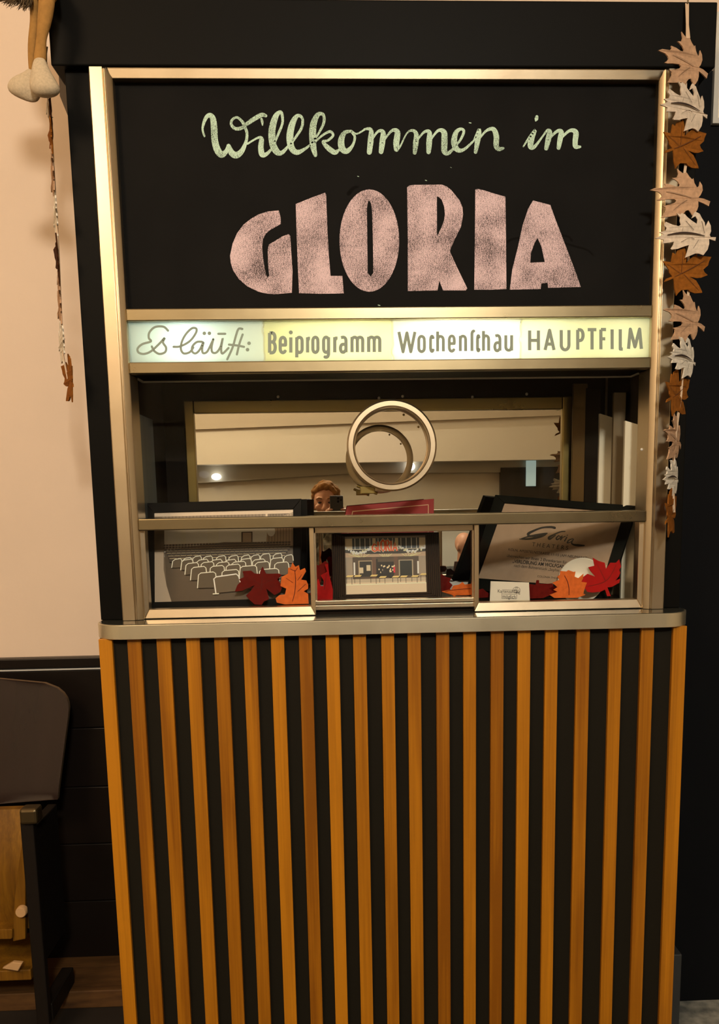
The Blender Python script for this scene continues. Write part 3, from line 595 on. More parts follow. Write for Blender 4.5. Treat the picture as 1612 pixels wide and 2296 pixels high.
# side linings
b = MB().box(-0.645, -0.61, PY + 0.02, WY, SZ1, 1.70); sl = obj('side_lining', b, M['dark_in'], booth)
zbl = P(330, 930, 0.12).z
obj('lining_panel', MB().box(-0.612, -0.604, 0.075, 0.24, SZ1, zbl), M['blue_reflection'], sl, bevel=0.002, label='glossy panel coloured as a blue grey reflection')  # bluish reflection on the left lining, put into the panel's colour
b = MB().box(0.628, 0.645, PY + 0.02, WY, SZ1, 1.70); sr_ = obj('side_lining', b, M['dark_in'], booth)
def upright(name, uL, uR, vtL, vtR, yL, yR, m, dep=0.012, label=None):
    A, B, C, D = P(uL, vtL, yL), P(uR, vtR, yR), P(uR, vtR, yR), P(uL, vtL, yL); C.z = D.z = SZ1
    return obj(name, MB().prism([D, C, B, A], (0, dep, 0)), m, sr_, bevel=0.001, label=label)
upright('lining_panel', 1345, 1380, 927, 938, 0.305, 0.29, M['white_in'], label='cream panel with a slanted top')
upright('lining_panel', 1402, 1432, 943, 952, 0.125, 0.115, M['white_in'], label='cream panel with a slanted top')
upright('lining_post', 1377, 1404, 880, 880, 0.21, 0.20, mat('olive_post', (0.16, 0.11, 0.05), 0.45))
upright('lining_post', 1314, 1348, 870, 870, 0.33, 0.315, M['dark_in']); upright('lining_post', 1286, 1318, 860, 860, 0.345, 0.33, mat('bronze_post', (0.10, 0.06, 0.018), 0.4, 0.6))

# ------------------------------------------------------------------ things in the display
def plane3(bl, br, tl):
    o, x, y = Vector(bl), Vector(br) - Vector(bl), Vector(tl) - Vector(bl)
    n = x.cross(y).normalized()                         # faces the viewer (-Y)
    return (o, n)
def quadbar(mb, outer, inner, n, d, m=0):
    """picture moulding between two px-free quads, thickness d along -n, front bevelled inwards"""
    for k in range(4):
        a, b_, c, e = outer[k], outer[(k + 1) % 4], inner[(k + 1) % 4], inner[k]
        mb.prism([a, b_, c, e], -n * d, m=m)
    return mb
def picture(name, label, cat, corners, pl, inner, frame_mat, depth=0.014, group=None):
    out = [PX(*p, pl) for p in corners]; inn = [PX(*p, pl) for p in inner]
    base = (out[0] + out[1]) / 2
    t = thing(name, label, cat, base, group)
    obj('frame', quadbar(MB(), out, inn, pl[1], depth), frame_mat, t, bevel=0.0012)
    obj('backing', MB().prism([p - pl[1] * depth * 0.6 for p in out], -pl[1] * 0.004), M['frame_black'], t)
    return t, out, inn
class Print(MB):
    """printed picture: layered flat coloured shapes, coordinates 0..1 over the quad"""
    def __init__(s, quad, n, off): super().__init__(); s.q = quad; s.n = n; s.k = 0; s.off = off
    def at(s, x, y):
        bl, br, tr, tl = s.q
        return bl * (1 - x) * (1 - y) + br * x * (1 - y) + tr * x * y + tl * (1 - x) * y
    def poly(s, pts, col):
        s.k += 1; o = s.n * (s.off + 0.000012 * s.k)
        s.flat([s.at(*p) + o for p in pts], col=tuple(min(.95, 2.3 * c ** 2.2) for c in col)); return s
    def rect(s, x0, x1, y0, y1, col): return s.poly([(x0, y0), (x1, y0), (x1, y1), (x0, y1)], col)
    def line(s, pts, wd, col, asp=1.0):
        s.k += 1; o = s.n * (s.off + 0.000012 * s.k); c = tuple(min(.95, 2.3 * k ** 2.2) for k in col)
        for poly in ribbon2d([(x * asp, y, wd) for x, y in pts], caps=False):
            vs = [s.at(x / asp, y) + o for x, y in poly]; s.add(vs, [(0, 1, 2, 3)], 0, c)
        return s

# photograph of the old auditorium
def quadpx(pl, pts): return [PX(*p, pl) for p in pts]
plA = plane3(P(330, 1366, 0.085), P(676, 1358, 0.085), P(325, 1128, 0.125))
tA, _, innA = picture('photo_frame', 'large black framed sepia photo of rows of empty cinema seats', 'picture', [(330, 1366), (674, 1357), (676, 1118), (325, 1128)], plA,
                      [(346, 1350), (657, 1341), (657, 1141), (345, 1149)], M['frame_black'])
pr = Print(innA, plA[1], -0.006); random.seed(3)
pr.rect(0, 1, 0, 1, (.33, .28, .23))
for i in range(24):                                               # wall panelling, lighter in the middle
    x0 = .07 + i * .039; g = .84 - .2 * abs(math.sin(i * .55)) * .6
    pr.rect(x0, min(1, x0 + .039), .50, .86, (g + .07, g, g - .07))
pr.rect(0, 1, .955, 1.0, (.66, .60, .54)); pr.rect(.05, .80, .885, .955, (.42, .37, .32))
for i in range(30): pr.rect(.05 + i * .025, .058 + i * .025, .885, .955, (.34, .29, .25))
pr.poly([(0, .86), (.05, .885), (.80, .885), (.80, .955), (.815, .955), (.815, .87), (.06, .845)], (.68, .61, .54))
pr.poly([(.815, .86), (1, .97), (1, .5), (.80, .5)], (.50, .44, .38))
for i in range(9): pr.rect(.82 + i * .021, .828 + i * .021, .5, .95, (.40, .35, .30))
pr.poly([(.84 + .03 * math.cos(t * .5236), .76 + .06 * math.sin(t * .5236)) for t in range(12)], (.86, .80, .72))
pr.rect(.625, .705, .58, .76, (.20, .16, .13)); pr.rect(.635, .697, .58, .75, (.52, .46, .40))
pr.poly([(0, .58), (.07, .60), (.07, .76), (0, .77)], (.30, .26, .22))
pr.poly([(0, 0), (.12, 0), (.085, .18), (.065, .36), (.065, .56), (0, .56)], (.56, .50, .44))
pr.poly([(.07, .55), (.20, .60), (.5, .65), (.70, .645), (1, .59), (1, 0), (.12, 0), (.085, .2)], (.24, .20, .16))
rows = [(.64, .022, .018, .06, 1.0), (.615, .022, .02, .06, 1.0), (.59, .025, .022, .07, 1.0), (.565, .03, .024, .08, 1.0), (.54, .035, .027, .09, 1.0), (.51, .045, .033, .10, 1.0), (.48, .06, .04, .11, 1.0)]
for k, (y, wd, h, x0, x1) in enumerate(rows):
    x = x0
    while x < x1 - wd:
        pr.rect(x, x + wd * .86, y - h, y, (.15 + .02 * (k % 2), .12, .10)); pr.line([(x, y), (x + wd * .86, y)], .006, (.36 + .04 * k, .31 + .04 * k, .26 + .03 * k)); x += wd
seats = [(.125, .47, .075), (.20, .48, .07), (.27, .495, .07), (.345, .49, .075), (.44, .49, .075), (.53, .49, .075), (.62, .49, .07), (.69, .49, .07), (.76, .50, .075), (.85, .50, .07), (.93, .48, .07),
         (.19, .46, .09), (.30, .455, .09), (.40, .45, .09), (.50, .445, .09), (.61, .45, .09), (.70, .44, .10), (.83, .45, .10),
         (.22, .42, .10), (.33, .425, .10), (.44, .42, .10), (.55, .42, .11), (.72, .41, .11), (.86, .40, .11),
         (.26, .375, .115), (.395, .38, .11), (.51, .39, .11), (.61, .37, .13), (.31, .31, .135), (.48, .33, .13), (.75, .33, .15)]
for x, y, wd in seats:
    h = wd * 1.25
    pr.poly([(x, y - h), (x + .008, y - .02), (x + .025, y), (x + wd * .85, y + .008), (x + wd * .97, y - .01), (x + wd * 1.05, y - h)], (.24, .205, .16))
    pr.line([(x, y - h), (x + .008, y - .02), (x + .025, y), (x + wd * .85, y + .008), (x + wd * .97, y - .01), (x + wd * 1.03, y - h * .7)], .0095, (.78, .72, .64), 1.5)
pr.poly([(.43, .08), (.425, .24), (.445, .26), (.58, .285), (.605, .26), (.63, .10)], (.27, .23, .18))
pr.line([(.443, .075), (.428, .24), (.445, .262), (.59, .288), (.608, .26), (.625, .16)], .013, (.88, .82, .74), 1.5); pr.line([(.42, .072), (.465, .074)], .012, (.75, .7, .62), 1.5)
obj('photo_print', pr, M['print'], tA)
tA2 = obj('photo_frame', MB().prism(quadpx(FY(0.135), [(640, 1352), (688, 1351), (688, 1119), (640, 1121)]), (0, 0.014, 0)), M['frame_black'], bevel=0.0015)
tag(tA2, 'black frame mostly hidden behind the large cinema seats photo, its right edge peeping out', 'picture')

# framed photograph of the street front
plB = plane3(P(746, 1347, 0.085), P(992, 1343, 0.085), P(744, 1195, 0.105))
oB = [(746, 1347), (990, 1342), (984, 1193), (743, 1196)]; iB = [(776, 1333), (957, 1327), (954, 1200), (773, 1203)]
tB, outB, innB = picture('photo_frame', 'small brown fluted frame with colour photo of a theatre street front and beer benches', 'picture', oB, plB, iB, M['frame_brown'], 0.018)
fl = MB()
for side in (0, 1):
    for k in range(7):
        t = (k + .5) / 7
        a = outB[0 if side == 0 else 1].lerp(innB[0 if side == 0 else 1], t); c = outB[3 if side == 0 else 2].lerp(innB[3 if side == 0 else 2], t)
        fl.tube([a + plB[1] * .0012, c + plB[1] * .0012], 0.0016, 8)
for k in range(3):
    t = (k + .5) / 3; fl.tube([outB[0].lerp(innB[0], t) + plB[1] * .001, outB[1].lerp(innB[1], t) + plB[1] * .001], 0.0014, 8)
obj('fluting', fl, mat('flute_brown', (0.045, 0.027, 0.017), 0.5, spec=0.2), tB, smooth=60)
pr = Print(innB, plB[1], -0.006)
pr.rect(0, 1, 0, 1, (.62, .56, .50)); pr.rect(0, 1, .76, 1, (.66, .62, .55))
for x0, x1 in ((.09, .34), (.38, .62), (.66, .92)):
    pr.rect(x0, x1, .78, .97, (.22, .25, .28))
    for i in range(4): pr.rect(x0 + (x1 - x0) * (i + .45) / 4, x0 + (x1 - x0) * (i + .6) / 4, .78, .97, (.78, .77, .72))
pr.rect(0, 1, .965, 1, (.42, .40, .38))
pr.rect(0, 1, .69, .77, (.16, .14, .13)); pr.poly([(0, .64), (1, .64), (1, .72), (.7, .69), (.3, .69), (0, .72)], (.55, .47, .40))
pr.rect(0, 1, .20, .64, (.24, .20, .17)); pr.rect(0, .09, .22, .64, (.46, .42, .38)); pr.rect(.91, 1, .22, .64, (.46, .42, .38))
pr.rect(.16, .34, .30, .58, (.52, .46, .38)); pr.rect(.175, .325, .30, .565, (.12, .11, .10)); pr.rect(.66, .84, .30, .58, (.50, .46, .40)); pr.rect(.675, .825, .30, .565, (.10, .11, .10))
pr.rect(.38, .62, .28, .60, (.08, .06, .05)); pr.rect(.33, .38, .26, .64, (.30, .22, .18)); pr.rect(.60, .65, .26, .64, (.30, .22, .18)); pr.rect(.40, .60, .55, .60, (.26, .22, .18))
random.seed(5)
for x0, y0 in ((.17, .36), (.26, .40)): pr.rect(x0, x0 + .05, y0, y0 + .10, (.62, .58, .50))
for i in range(20):
    x = .40 + .2 * random.random(); y = .30 + .12 * random.random()
    pr.rect(x, x + .022, y - .05, y + .05, random.choice([(.06, .05, .05), (.10, .08, .08), (.62, .14, .20), (.12, .10, .12)])); pr.poly(ell(x + .011, y + .07, .009, .016, 8), (.80, .62, .52))
for cx, a, b_ in ((.2, .04, .3), (.5, .42, .58), (.78, .70, .94)):
    for i in range(6): pr.line([(cx + (i - 2.5) * .012, .64), (a + (b_ - a) * i / 5, .69)], .008, (.95, .84, .52), 1.35)
for i in range(90):
    t = random.random(); sd = random.random() < .5
    x = .33 * t if sd else .67 + .33 * t; u_ = x / .33 if sd else (x - .67) / .33
    y = .80 - .09 * math.sin(math.pi * u_) + (.0 if sd else .01); pr.poly(ell(x + random.uniform(-.01, .01), y + random.uniform(-.02, .02), .012, .018, 7), random.choice([(.92, .89, .78), (.84, .80, .68), (.70, .66, .54)]))
pr.rect(0, 1, 0, .20, (.64, .59, .52)); pr.rect(0, 1, .20, .26, (.56, .52, .46)); pr.rect(0, 1, .155, .175, (.72, .67, .60))
for x in (.03, .13, .33, .44, .60, .70, .84, .95):
    top = .33 if int(x * 100) % 2 else .30
    pr.poly([(x - .03, top - .03), (x + .05, top - .03), (x + .07, top), (x - .01, top)], (.78, .60, .40)); pr.line([(x - .02, top - .03), (x - .02, .19)], .008, (.20, .16, .13), 1.35); pr.line([(x + .045, top - .03), (x + .045, .17)], .008, (.20, .16, .13), 1.35)
for x in (.10, .89): pr.rect(x, x + .02, .33, .55, (.86, .84, .78))
gl = [('G', .335), ('L', .40), ('O', .44), ('R', .50), ('I', .555), ('A', .585)]
gp = {'G': [[(.8, .85), (.4, 1), (.05, .6), (.1, .15), (.5, 0), (.9, .1), (.9, .5), (.55, .5)]], 'L': [[(.2, 1), (.2, .06), (.85, .06)]], 'O': [[(.5, 1), (.1, .75), (.1, .25), (.5, 0), (.9, .25), (.9, .75), (.5, 1)]],
      'R': [[(.15, 0), (.15, .95), (.6, .95), (.85, .72), (.6, .5), (.2, .5)], [(.45, .5), (.9, 0)]], 'I': [[(.5, 0), (.5, 1)]], 'A': [[(.1, 0), (.5, 1), (.9, 0)], [(.25, .35), (.75, .35)]]}
hts = {'G': .13, 'L': .17, 'O': .20, 'R': .20, 'I': .18, 'A': .15}; wds = {'G': .06, 'L': .045, 'O': .06, 'R': .055, 'I': .03, 'A': .065}
for wd, cl_ in ((.045, (.98, .80, .60)), (.028, (.93, .25, .08))):
    for ch, x in gl:
        for s in gp[ch]: pr.line([(x + wds[ch] * p, .735 + hts[ch] * q) for p, q in s], wd, cl_, 1.35)
obj('photo_print', pr, M['print'], tB)

# red folder standing behind the street photo
plR = plane3(P(735, 1352, 0.13), P(972, 1346, 0.13), P(776, 1133, 0.25))
t = thing('menu_card', 'red card with thin cream border leaning behind the fluted photo frame', 'card', PX(850, 1350, plR))
out = quadpx(plR, [(732, 1352), (972, 1346), (973, 1118), (778, 1135)]); obj('board', MB().prism(out, -plR[1] * 0.006), M['menu_red'], t, bevel=0.001)
b = MB(); inn = quadpx(plR, [(746, 1344), (960, 1338), (961, 1131), (790, 1146)])
for k in range(4):
    a, c = inn[k], inn[(k + 1) % 4]; d = ((out[k] + out[(k + 2) % 4]) / 2 - a).normalized() * .003; d2 = ((out[k] + out[(k + 2) % 4]) / 2 - c).normalized() * .003
    b.add([p + plR[1] * .0006 for p in (a, c, c + d2, a + d)], [(0, 1, 2, 3)])
obj('border_line', b, M['menu_line'], t)

# framed invitation, leaning and turned
plC = plane3(P(1048, 1312, 0.25), P(1374, 1338, 0.060), P(1110, 1109, 0.30))
oC = [(1044, 1322), (1363, 1345), (1428, 1134), (1110, 1109)]; iC = [(1070, 1296), (1346, 1318), (1399, 1148), (1130, 1127)]
tC, outC, innC = picture('certificate_frame', 'dark framed aged theatre invitation leaning at a slant on the right', 'picture', oC, plC, iC, M['frame_green'], 0.014)
obj('paper', MB().prism([p - plC[1] * .006 for p in innC], -plC[1] * .002), M['paper'], tC)
cC = lambda x, y: (1060 + x / 4.478, 1150 + y / 4.478)
PC = (plC[0] - plC[1] * 0.0055, plC[1])
b = MB(); strokes(b, [[(822, 150, 26), (780, 142, 22), (690, 150, 18), (600, 185, 22), (556, 212, 28), (575, 232, 20), (650, 218, 16), (738, 205, 12), (700, 232, 20), (620, 252, 22), (540, 262, 18), (470, 262, 8)], [(745, 205, 14), (640, 232, 14), (560, 238, 14), (490, 258, 10)],
     [(926, 186, 10), (880, 190, 12), (815, 218, 16), (765, 246, 22), (775, 262, 18), (830, 225, 10)],
     [(862, 228, 10), (838, 252, 14), (848, 268, 14), (882, 244, 10), (864, 230, 8)], [(896, 232, 12), (880, 272, 12), (902, 248, 8), (928, 236, 10)], [(944, 244, 12), (922, 282, 12)], [(946, 226, 8), (952, 222, 8)],
     [(1004, 258, 8), (965, 274, 14), (950, 300, 14), (985, 290, 8), (1012, 262, 10), (992, 300, 14), (1010, 318, 16), (1060, 326, 24), (1118, 328, 14)]], cC, PC)
obj('script_lettering', b, M['ink'], tC)
def text_on(txt, uvL, uvR, pl, off, material, parent, name='lettering', hscale=1.0, bold=0.0):
    cu = bpy.data.curves.new('t', 'FONT'); cu.body = txt; cu.size = 1.0; cu.offset = bold
    o = bpy.data.objects.new('t', cu); COL.objects.link(o); bpy.context.view_layer.update()
    me = bpy.data.meshes.new_from_object(o.evaluated_get(bpy.context.evaluated_depsgraph_get())); bpy.data.objects.remove(o)
    xs = [v.co.x for v in me.vertices]; x0, x1 = min(xs), max(xs)
    A, B = PX(*uvL, pl), PX(*uvR, pl); ex = (B - A).normalized(); ey = pl[1].cross(ex).normalized(); k = (B - A).length / (x1 - x0)
    mb = MB(); mb.add([A + ex * (v.co.x - x0) * k + ey * v.co.y * k * hscale + pl[1] * off for v in me.vertices], [tuple(p.vertices) for p in me.polygons])
    bpy.data.meshes.remove(me); return obj(name, mb, material, parent)
uv = lambda x, y: cC(x, y)
text_on('T H E A T E R S', uv(592, 334), uv(954, 372), PC, 0.0002, M['ink'], tC, hscale=1.05)
text_on('KÖLN, APOSTELNSTRASSE 11-15 (AM NEUMARKT)', uv(356, 378), uv(1156, 468), PC, 0.0002, M['ink'], tC, hscale=1.0)
text_on('überreichen wir Ihnen 2 Ehrenkarten für unseren Film', uv(342, 442), uv(1150, 536), PC, 0.0002, M['ink'], tC, hscale=1.15)
text_on('„VERLOBUNG AM WOLFGANGSEE“', uv(398, 498), uv(1032, 568), PC, 0.0002, M['ink'], tC, hscale=1.2, bold=0.02)
text_on('nach dem Bühnenstück „Sophie', uv(412, 540), uv(866, 590), PC, 0.0002, M['ink_soft'], tC, hscale=1.15)
text_on('COLONIA-THEATER', uv(648, 645), uv(900, 670), PC, 0.0002, M['ink_soft'], tC, hscale=1.0)
obj('cover_glass', MB().prism([p - plC[1] * .003 for p in innC], -plC[1] * .0012), M['pglass'], tC)

# white dish behind the leaves
cpl = PX(1305, 1304, plC) + plC[1] * 0.004; n_ = plC[1]
b = MB().lathe([(0.0005, 0.0), (0.036, 0.0), (0.052, 0.006), (0.057, 0.009), (0.0585, 0.011), (0.056, 0.012), (0.051, 0.009), (0.036, 0.003), (0.0005, 0.004)], cpl, n_, 64, closed=False)
# kept above the shelf
tag(obj('plate', b, M['plate'], smooth=40), 'white dish with a raised rim propped behind the red leaf', 'plate')
# small white card
plK = plane3(P(1100, 1349, 0.045), P(1187, 1348, 0.045), P(1100, 1303, 0.058))
kq = quadpx(plK, [(1098, 1350), (1188, 1349), (1186, 1306), (1100, 1303)])
t = thing('notice_card', 'small white card with handwriting about card payment in the window', 'card', (kq[0] + kq[1]) / 2)
obj('card', MB().prism(kq, -plK[1] * 0.001), M['card'], t)
text_on('Kartenzahlung', (1116, 1328.5), (1166, 1331), plK, 0.0005, M['ink'], t, hscale=1.15)
text_on('möglich', (1127, 1341), (1156, 1342.5), plK, 0.0005, M['ink'], t, hscale=1.2)
b = MB(); PK = (plK[0] + plK[1] * .0005, plK[1]); ccv = lambda x, y: (x, y)
for st in ([(1126, 1324), (1125, 1342), (1158, 1343), (1159, 1324), (1126, 1322)], ell(1158, 1323, 8, 7, 20) + [(1166, 1323)], [(1150, 1323), (1166, 1323)], [(1158, 1316), (1158, 1330)], ell(1158, 1323, 3.5, 7, 16), [(1127, 1332), (1157, 1333)]): strokes(b, [st], ccv, PK, smooth=False, wdef=0.7, caps=False)
obj('drawing', b, M['ink_soft'], t)

# felt maple leaves lying in the window
def leafmesh(pts, pl, thick, veins=(), curl=0.0, vd=0.0006, conv=None, holes=()):
    cv = conv or (lambda x, y: (x, y)); w3 = [PX(*cv(*p), pl) for p in pts]
    mb = MB().prism(w3, -pl[1] * thick, holes=[[PX(*cv(*p), pl) for p in h] for h in holes])
    strokes(mb, veins, cv, pl, off=vd, m=1, smooth=True, caps=False); return mb
def single_leaf(label, pts, conv, pl, m, veins, vm='vein_red', group=None):
    o = obj('felt_leaf', leafmesh(pts, pl, 0.0022, veins, conv=conv), [M[m], M[vm]]); return tag(o, label, 'leaf', group)
cL = lambda x, y: (300 + x / 3.838, 1140 + y / 3.838)
cM = lambda x, y: (680 + x / 3.838, 1140 + y / 3.838)
DK = [(1110, 500), (1130, 545), (1140, 562), (1250, 560), (1272, 572), (1235, 610), (1280, 670), (1260, 720), (1210, 745), (1140, 690), (1165, 780), (1120, 800), (1100, 830), (1040, 826), (1000, 790), (965, 750), (1010, 705), (1040, 660), (960, 695), (935, 708), (870, 715), (890, 660), (920, 630), (905, 610), (950, 590), (935, 540), (1010, 535), (1040, 560), (1085, 562), (1095, 520)]
pl_ = lambda u, v, y, k=0.10: plane3(P(u - 40, v, y), P(u + 40, v, y), P(u - 40, v - 80, y + k))
single_leaf('dark red felt maple leaf against the cinema seats photo', DK, cL, pl_(585, 1357, 0.050, 0.030), 'red_dark', [[(1110, 540, 4), (1100, 640, 5), (1090, 720, 4)], [(960, 560, 3), (1090, 660, 4)], [(1240, 590, 3), (1095, 660, 4)], [(900, 690, 3), (1090, 680, 4)]])
OR = [(1365, 465), (1390, 502), (1420, 488), (1430, 532), (1472, 512), (1482, 540), (1440, 612), (1484, 620), (1500, 655), (1500, 690), (1462, 712), (1500, 735), (1505, 820), (1300, 826), (1230, 810), (1220, 772), (1255, 745), (1300, 740), (1312, 690), (1262, 668), (1270, 590), (1325, 562), (1328, 512), (1352, 505)]
single_leaf('orange felt oak shaped leaf beside the dark red one, left of the first mullion', OR, cL, pl_(655, 1357, 0.040, 0.030), 'orange', [[(1385, 530, 5), (1392, 620, 6), (1385, 720, 6), (1365, 800, 5)], [(1385, 540, 4), (1345, 520, 4)], [(1390, 540, 4), (1410, 510, 4)], [(1370, 640, 4), (1310, 600, 3)], [(1408, 620, 4), (1445, 570, 3)], [(1410, 715, 4), (1480, 650, 3)]])
MR = [(110, 640), (128, 605), (142, 640), (150, 668), (172, 668), (176, 625), (150, 575), (175, 560), (205, 545), (185, 480), (212, 476), (222, 560), (240, 640), (255, 700), (252, 792), (100, 792), (60, 740), (70, 680), (100, 660)]
single_leaf('bright red felt leaf left of the fluted photo frame', MR, cM, pl_(725, 1345, 0.055, 0.030), 'red', [[(180, 700, 4), (190, 640, 4), (200, 560, 3)]])
MD = [(112, 482), (130, 492), (165, 470), (190, 450), (215, 470), (215, 560), (190, 545), (160, 580), (150, 640), (112, 630), (95, 560)]
single_leaf('maroon felt leaf standing behind the bright red leaf, left of the fluted frame', MD, cM, pl_(725, 1345, 0.075, 0.030), 'red_dark', [[(150, 500, 3), (150, 600, 3)]])
M1 = [(1150, 700), (1170, 560), (1200, 570), (1230, 590), (1275, 600), (1255, 630), (1285, 660), (1262, 690), (1280, 720), (1200, 720)]
single_leaf('dark red felt leaf right of the fluted frame, behind the orange one', M1, cM, pl_(1000, 1335, 0.11, 0.030), 'red_dark', [[(1180, 690, 3), (1250, 620, 3)]])
M2 = [(1195, 712), (1275, 698), (1290, 665), (1340, 655), (1370, 632), (1390, 655), (1440, 648), (1470, 650), (1500, 690), (1500, 735), (1400, 742), (1320, 742), (1300, 756), (1280, 738)]
single_leaf('orange felt leaf lying nearly flat in the middle window, right corner', M2, cM, plane3(P(980, 1332, 0.06), P(1060, 1332, 0.06), P(980, 1308, 0.105)), 'orange', [[(1220, 715, 4), (1320, 700, 4), (1450, 690, 4)]])
M3 = [(1500, 700), (1545, 690), (1580, 720), (1606, 735), (1600, 765), (1500, 770)]
single_leaf('small piece of dusky red leaf behind the second mullion', M3, cM, pl_(1088, 1338, 0.075, 0.03), 'red_dark', [])
RD = [(570, 715), (630, 722), (640, 675), (666, 675), (666, 712), (740, 712), (800, 706), (812, 740), (850, 745), (822, 780), (850, 792), (770, 830), (700, 856), (570, 860), (540, 790)]
single_leaf('dark red felt leaf between the white card and the orange leaf', RD, cC, pl_(1205, 1343, 0.065, 0.03), 'red_dark', [])
RO_ = [(880, 582), (940, 588), (960, 574), (1010, 592), (1032, 588), (1022, 640), (1060, 655), (1112, 610), (1106, 660), (1090, 692), (1146, 700), (1120, 770), (1110, 810), (1132, 822), (1050, 852), (820, 854), (770, 822), (850, 792), (810, 772), (850, 746), (800, 700), (870, 672), (850, 640), (875, 620)]
single_leaf('orange felt maple leaf in front of the framed invitation', RO_, cC, pl_(1275, 1341, 0.034, 0.012), 'orange', [[(920, 630, 6), (950, 690, 7), (965, 760, 7), (965, 825, 6)]])
RB = [(1205, 450), (1262, 482), (1325, 500), (1338, 562), (1382, 500), (1440, 500), (1470, 466), (1490, 540), (1470, 572), (1482, 600), (1465, 640), (1430, 682), (1480, 660), (1472, 700), (1400, 742), (1352, 748), (1386, 835), (1350, 836), (1328, 770), (1280, 792), (1200, 800), (1150, 792), (1100, 720), (1092, 690), (1100, 650), (1152, 612), (1232, 640), (1180, 582), (1160, 545), (1222, 530)]
single_leaf('bright red felt maple leaf at the right end of the window display', RB, cC, pl_(1350, 1338, 0.036, 0.012), 'red', [[(1440, 520, 4), (1340, 680, 5), (1150, 740, 4)], [(1250, 520, 3), (1330, 680, 4)]])

# ------------------------------------------------------------------ felt leaf garlands
c4 = lambda x, y: (1400 + x / 5.74, y / 5.74)
c5 = lambda x, y: (1400 + x / 5.467, 380 + y / 5.467)
LA = [(715, 410), (750, 450), (790, 482), (835, 470), (870, 530), (905, 568), (920, 550), (935, 620), (970, 682), (992, 660), (1003, 595), (1035, 650), (1043, 720), (1020, 785), (992, 828), (1060, 838), (1147, 872), (1130, 942), (1060, 905), (992, 878), (996, 950), (982, 1005), (950, 1060), (925, 1080), (900, 1040), (875, 1005), (845, 1012), (815, 1050), (780, 1118), (740, 1078), (640, 1098), (540, 1112), (570, 1060), (595, 1000), (590, 965), (555, 945), (640, 925), (700, 900), (718, 872), (690, 848), (600, 852), (530, 864), (485, 857), (520, 835), (540, 800), (530, 770), (495, 738), (398, 710), (450, 685), (555, 685), (580, 655), (570, 625), (640, 640), (700, 668), (740, 672), (752, 645), (730, 605), (690, 570), (655, 550), (715, 540), (730, 490)]
LAv = [[(590, 740, 6), (700, 765, 9), (800, 795, 9), (905, 830, 5)], [(850, 860, 7), (770, 920, 8), (685, 1010, 4)]]
LB = [(665, 1065), (705, 1088), (722, 1065), (760, 1085), (790, 1125), (850, 1180), (905, 1222), (912, 1160), (885, 1110), (840, 1140), (862, 1080), (880, 1045), (935, 1075), (960, 1130), (1000, 1200), (1010, 1260), (1045, 1170), (1075, 1240), (1082, 1320), (1066, 1375), (1080, 1402), (1146, 1402), (1140, 1456), (1062, 1430), (1065, 1500), (1050, 1580), (1000, 1662), (945, 1640), (900, 1640), (840, 1670), (780, 1700), (800, 1620), (820, 1520), (750, 1545), (690, 1572), (620, 1582), (605, 1570), (635, 1510), (640, 1472), (580, 1482), (510, 1492), (525, 1440), (480, 1425), (425, 1415), (480, 1385), (520, 1360), (470, 1332), (540, 1310), (552, 1272), (520, 1235), (540, 1185), (620, 1230), (690, 1252), (715, 1230), (700, 1180), (705, 1130)]
LBv = [[(560, 1375, 8), (700, 1350, 20), (850, 1355, 18), (1005, 1390, 6)], [(880, 1440, 6), (820, 1420, 4), (720, 1480, 3)], [(770, 1180, 4), (870, 1310, 4)], [(960, 1180, 4), (1000, 1350, 4)], [(930, 1450, 4), (870, 1570, 4)], [(740, 1270, 3), (730, 1330, 3)]]
LC = [(725, 940), (740, 1000), (750, 1090), (746, 1150), (800, 1090), (890, 1020), (897, 1058), (970, 1045), (1096, 1045), (1062, 1110), (1052, 1155), (985, 1215), (1005, 1250), (1052, 1280), (960, 1320), (900, 1330), (800, 1317), (890, 1360), (900, 1375), (935, 1420), (980, 1490), (985, 1510), (880, 1522), (820, 1505), (790, 1480), (700, 1490), (660, 1530), (640, 1562), (612, 1480), (600, 1380), (590, 1345), (530, 1372), (480, 1390), (500, 1352), (575, 1320), (540, 1280), (535, 1240), (490, 1180), (460, 1130), (555, 1140), (575, 1020), (615, 1045), (632, 990), (700, 960)]
LCv = [[(1000, 1100, 5), (850, 1190, 8), (700, 1275, 8), (600, 1325, 5)], [(700, 1010, 4), (690, 1270, 5)], [(930, 1480, 4), (720, 1290, 5)], [(510, 1170, 4), (680, 1280, 5)]]
def box2(p): return min(x for x, y in p), max(x for x, y in p), min(y for x, y in p), max(y for x, y in p)
def normalized(pts, veins):
    a, b_, c, d = box2(pts); f = lambda p: ((p[0] - a) / (b_ - a) - .5, .5 - (p[1] - c) / (d - c))
    return [f(p) for p in pts], [[(*f(p), p[2] / (b_ - a)) for p in v] for v in veins]
LEAF = {'A': normalized(LA, LAv), 'B': normalized(LB, LBv), 'C': normalized(LC, LCv)}
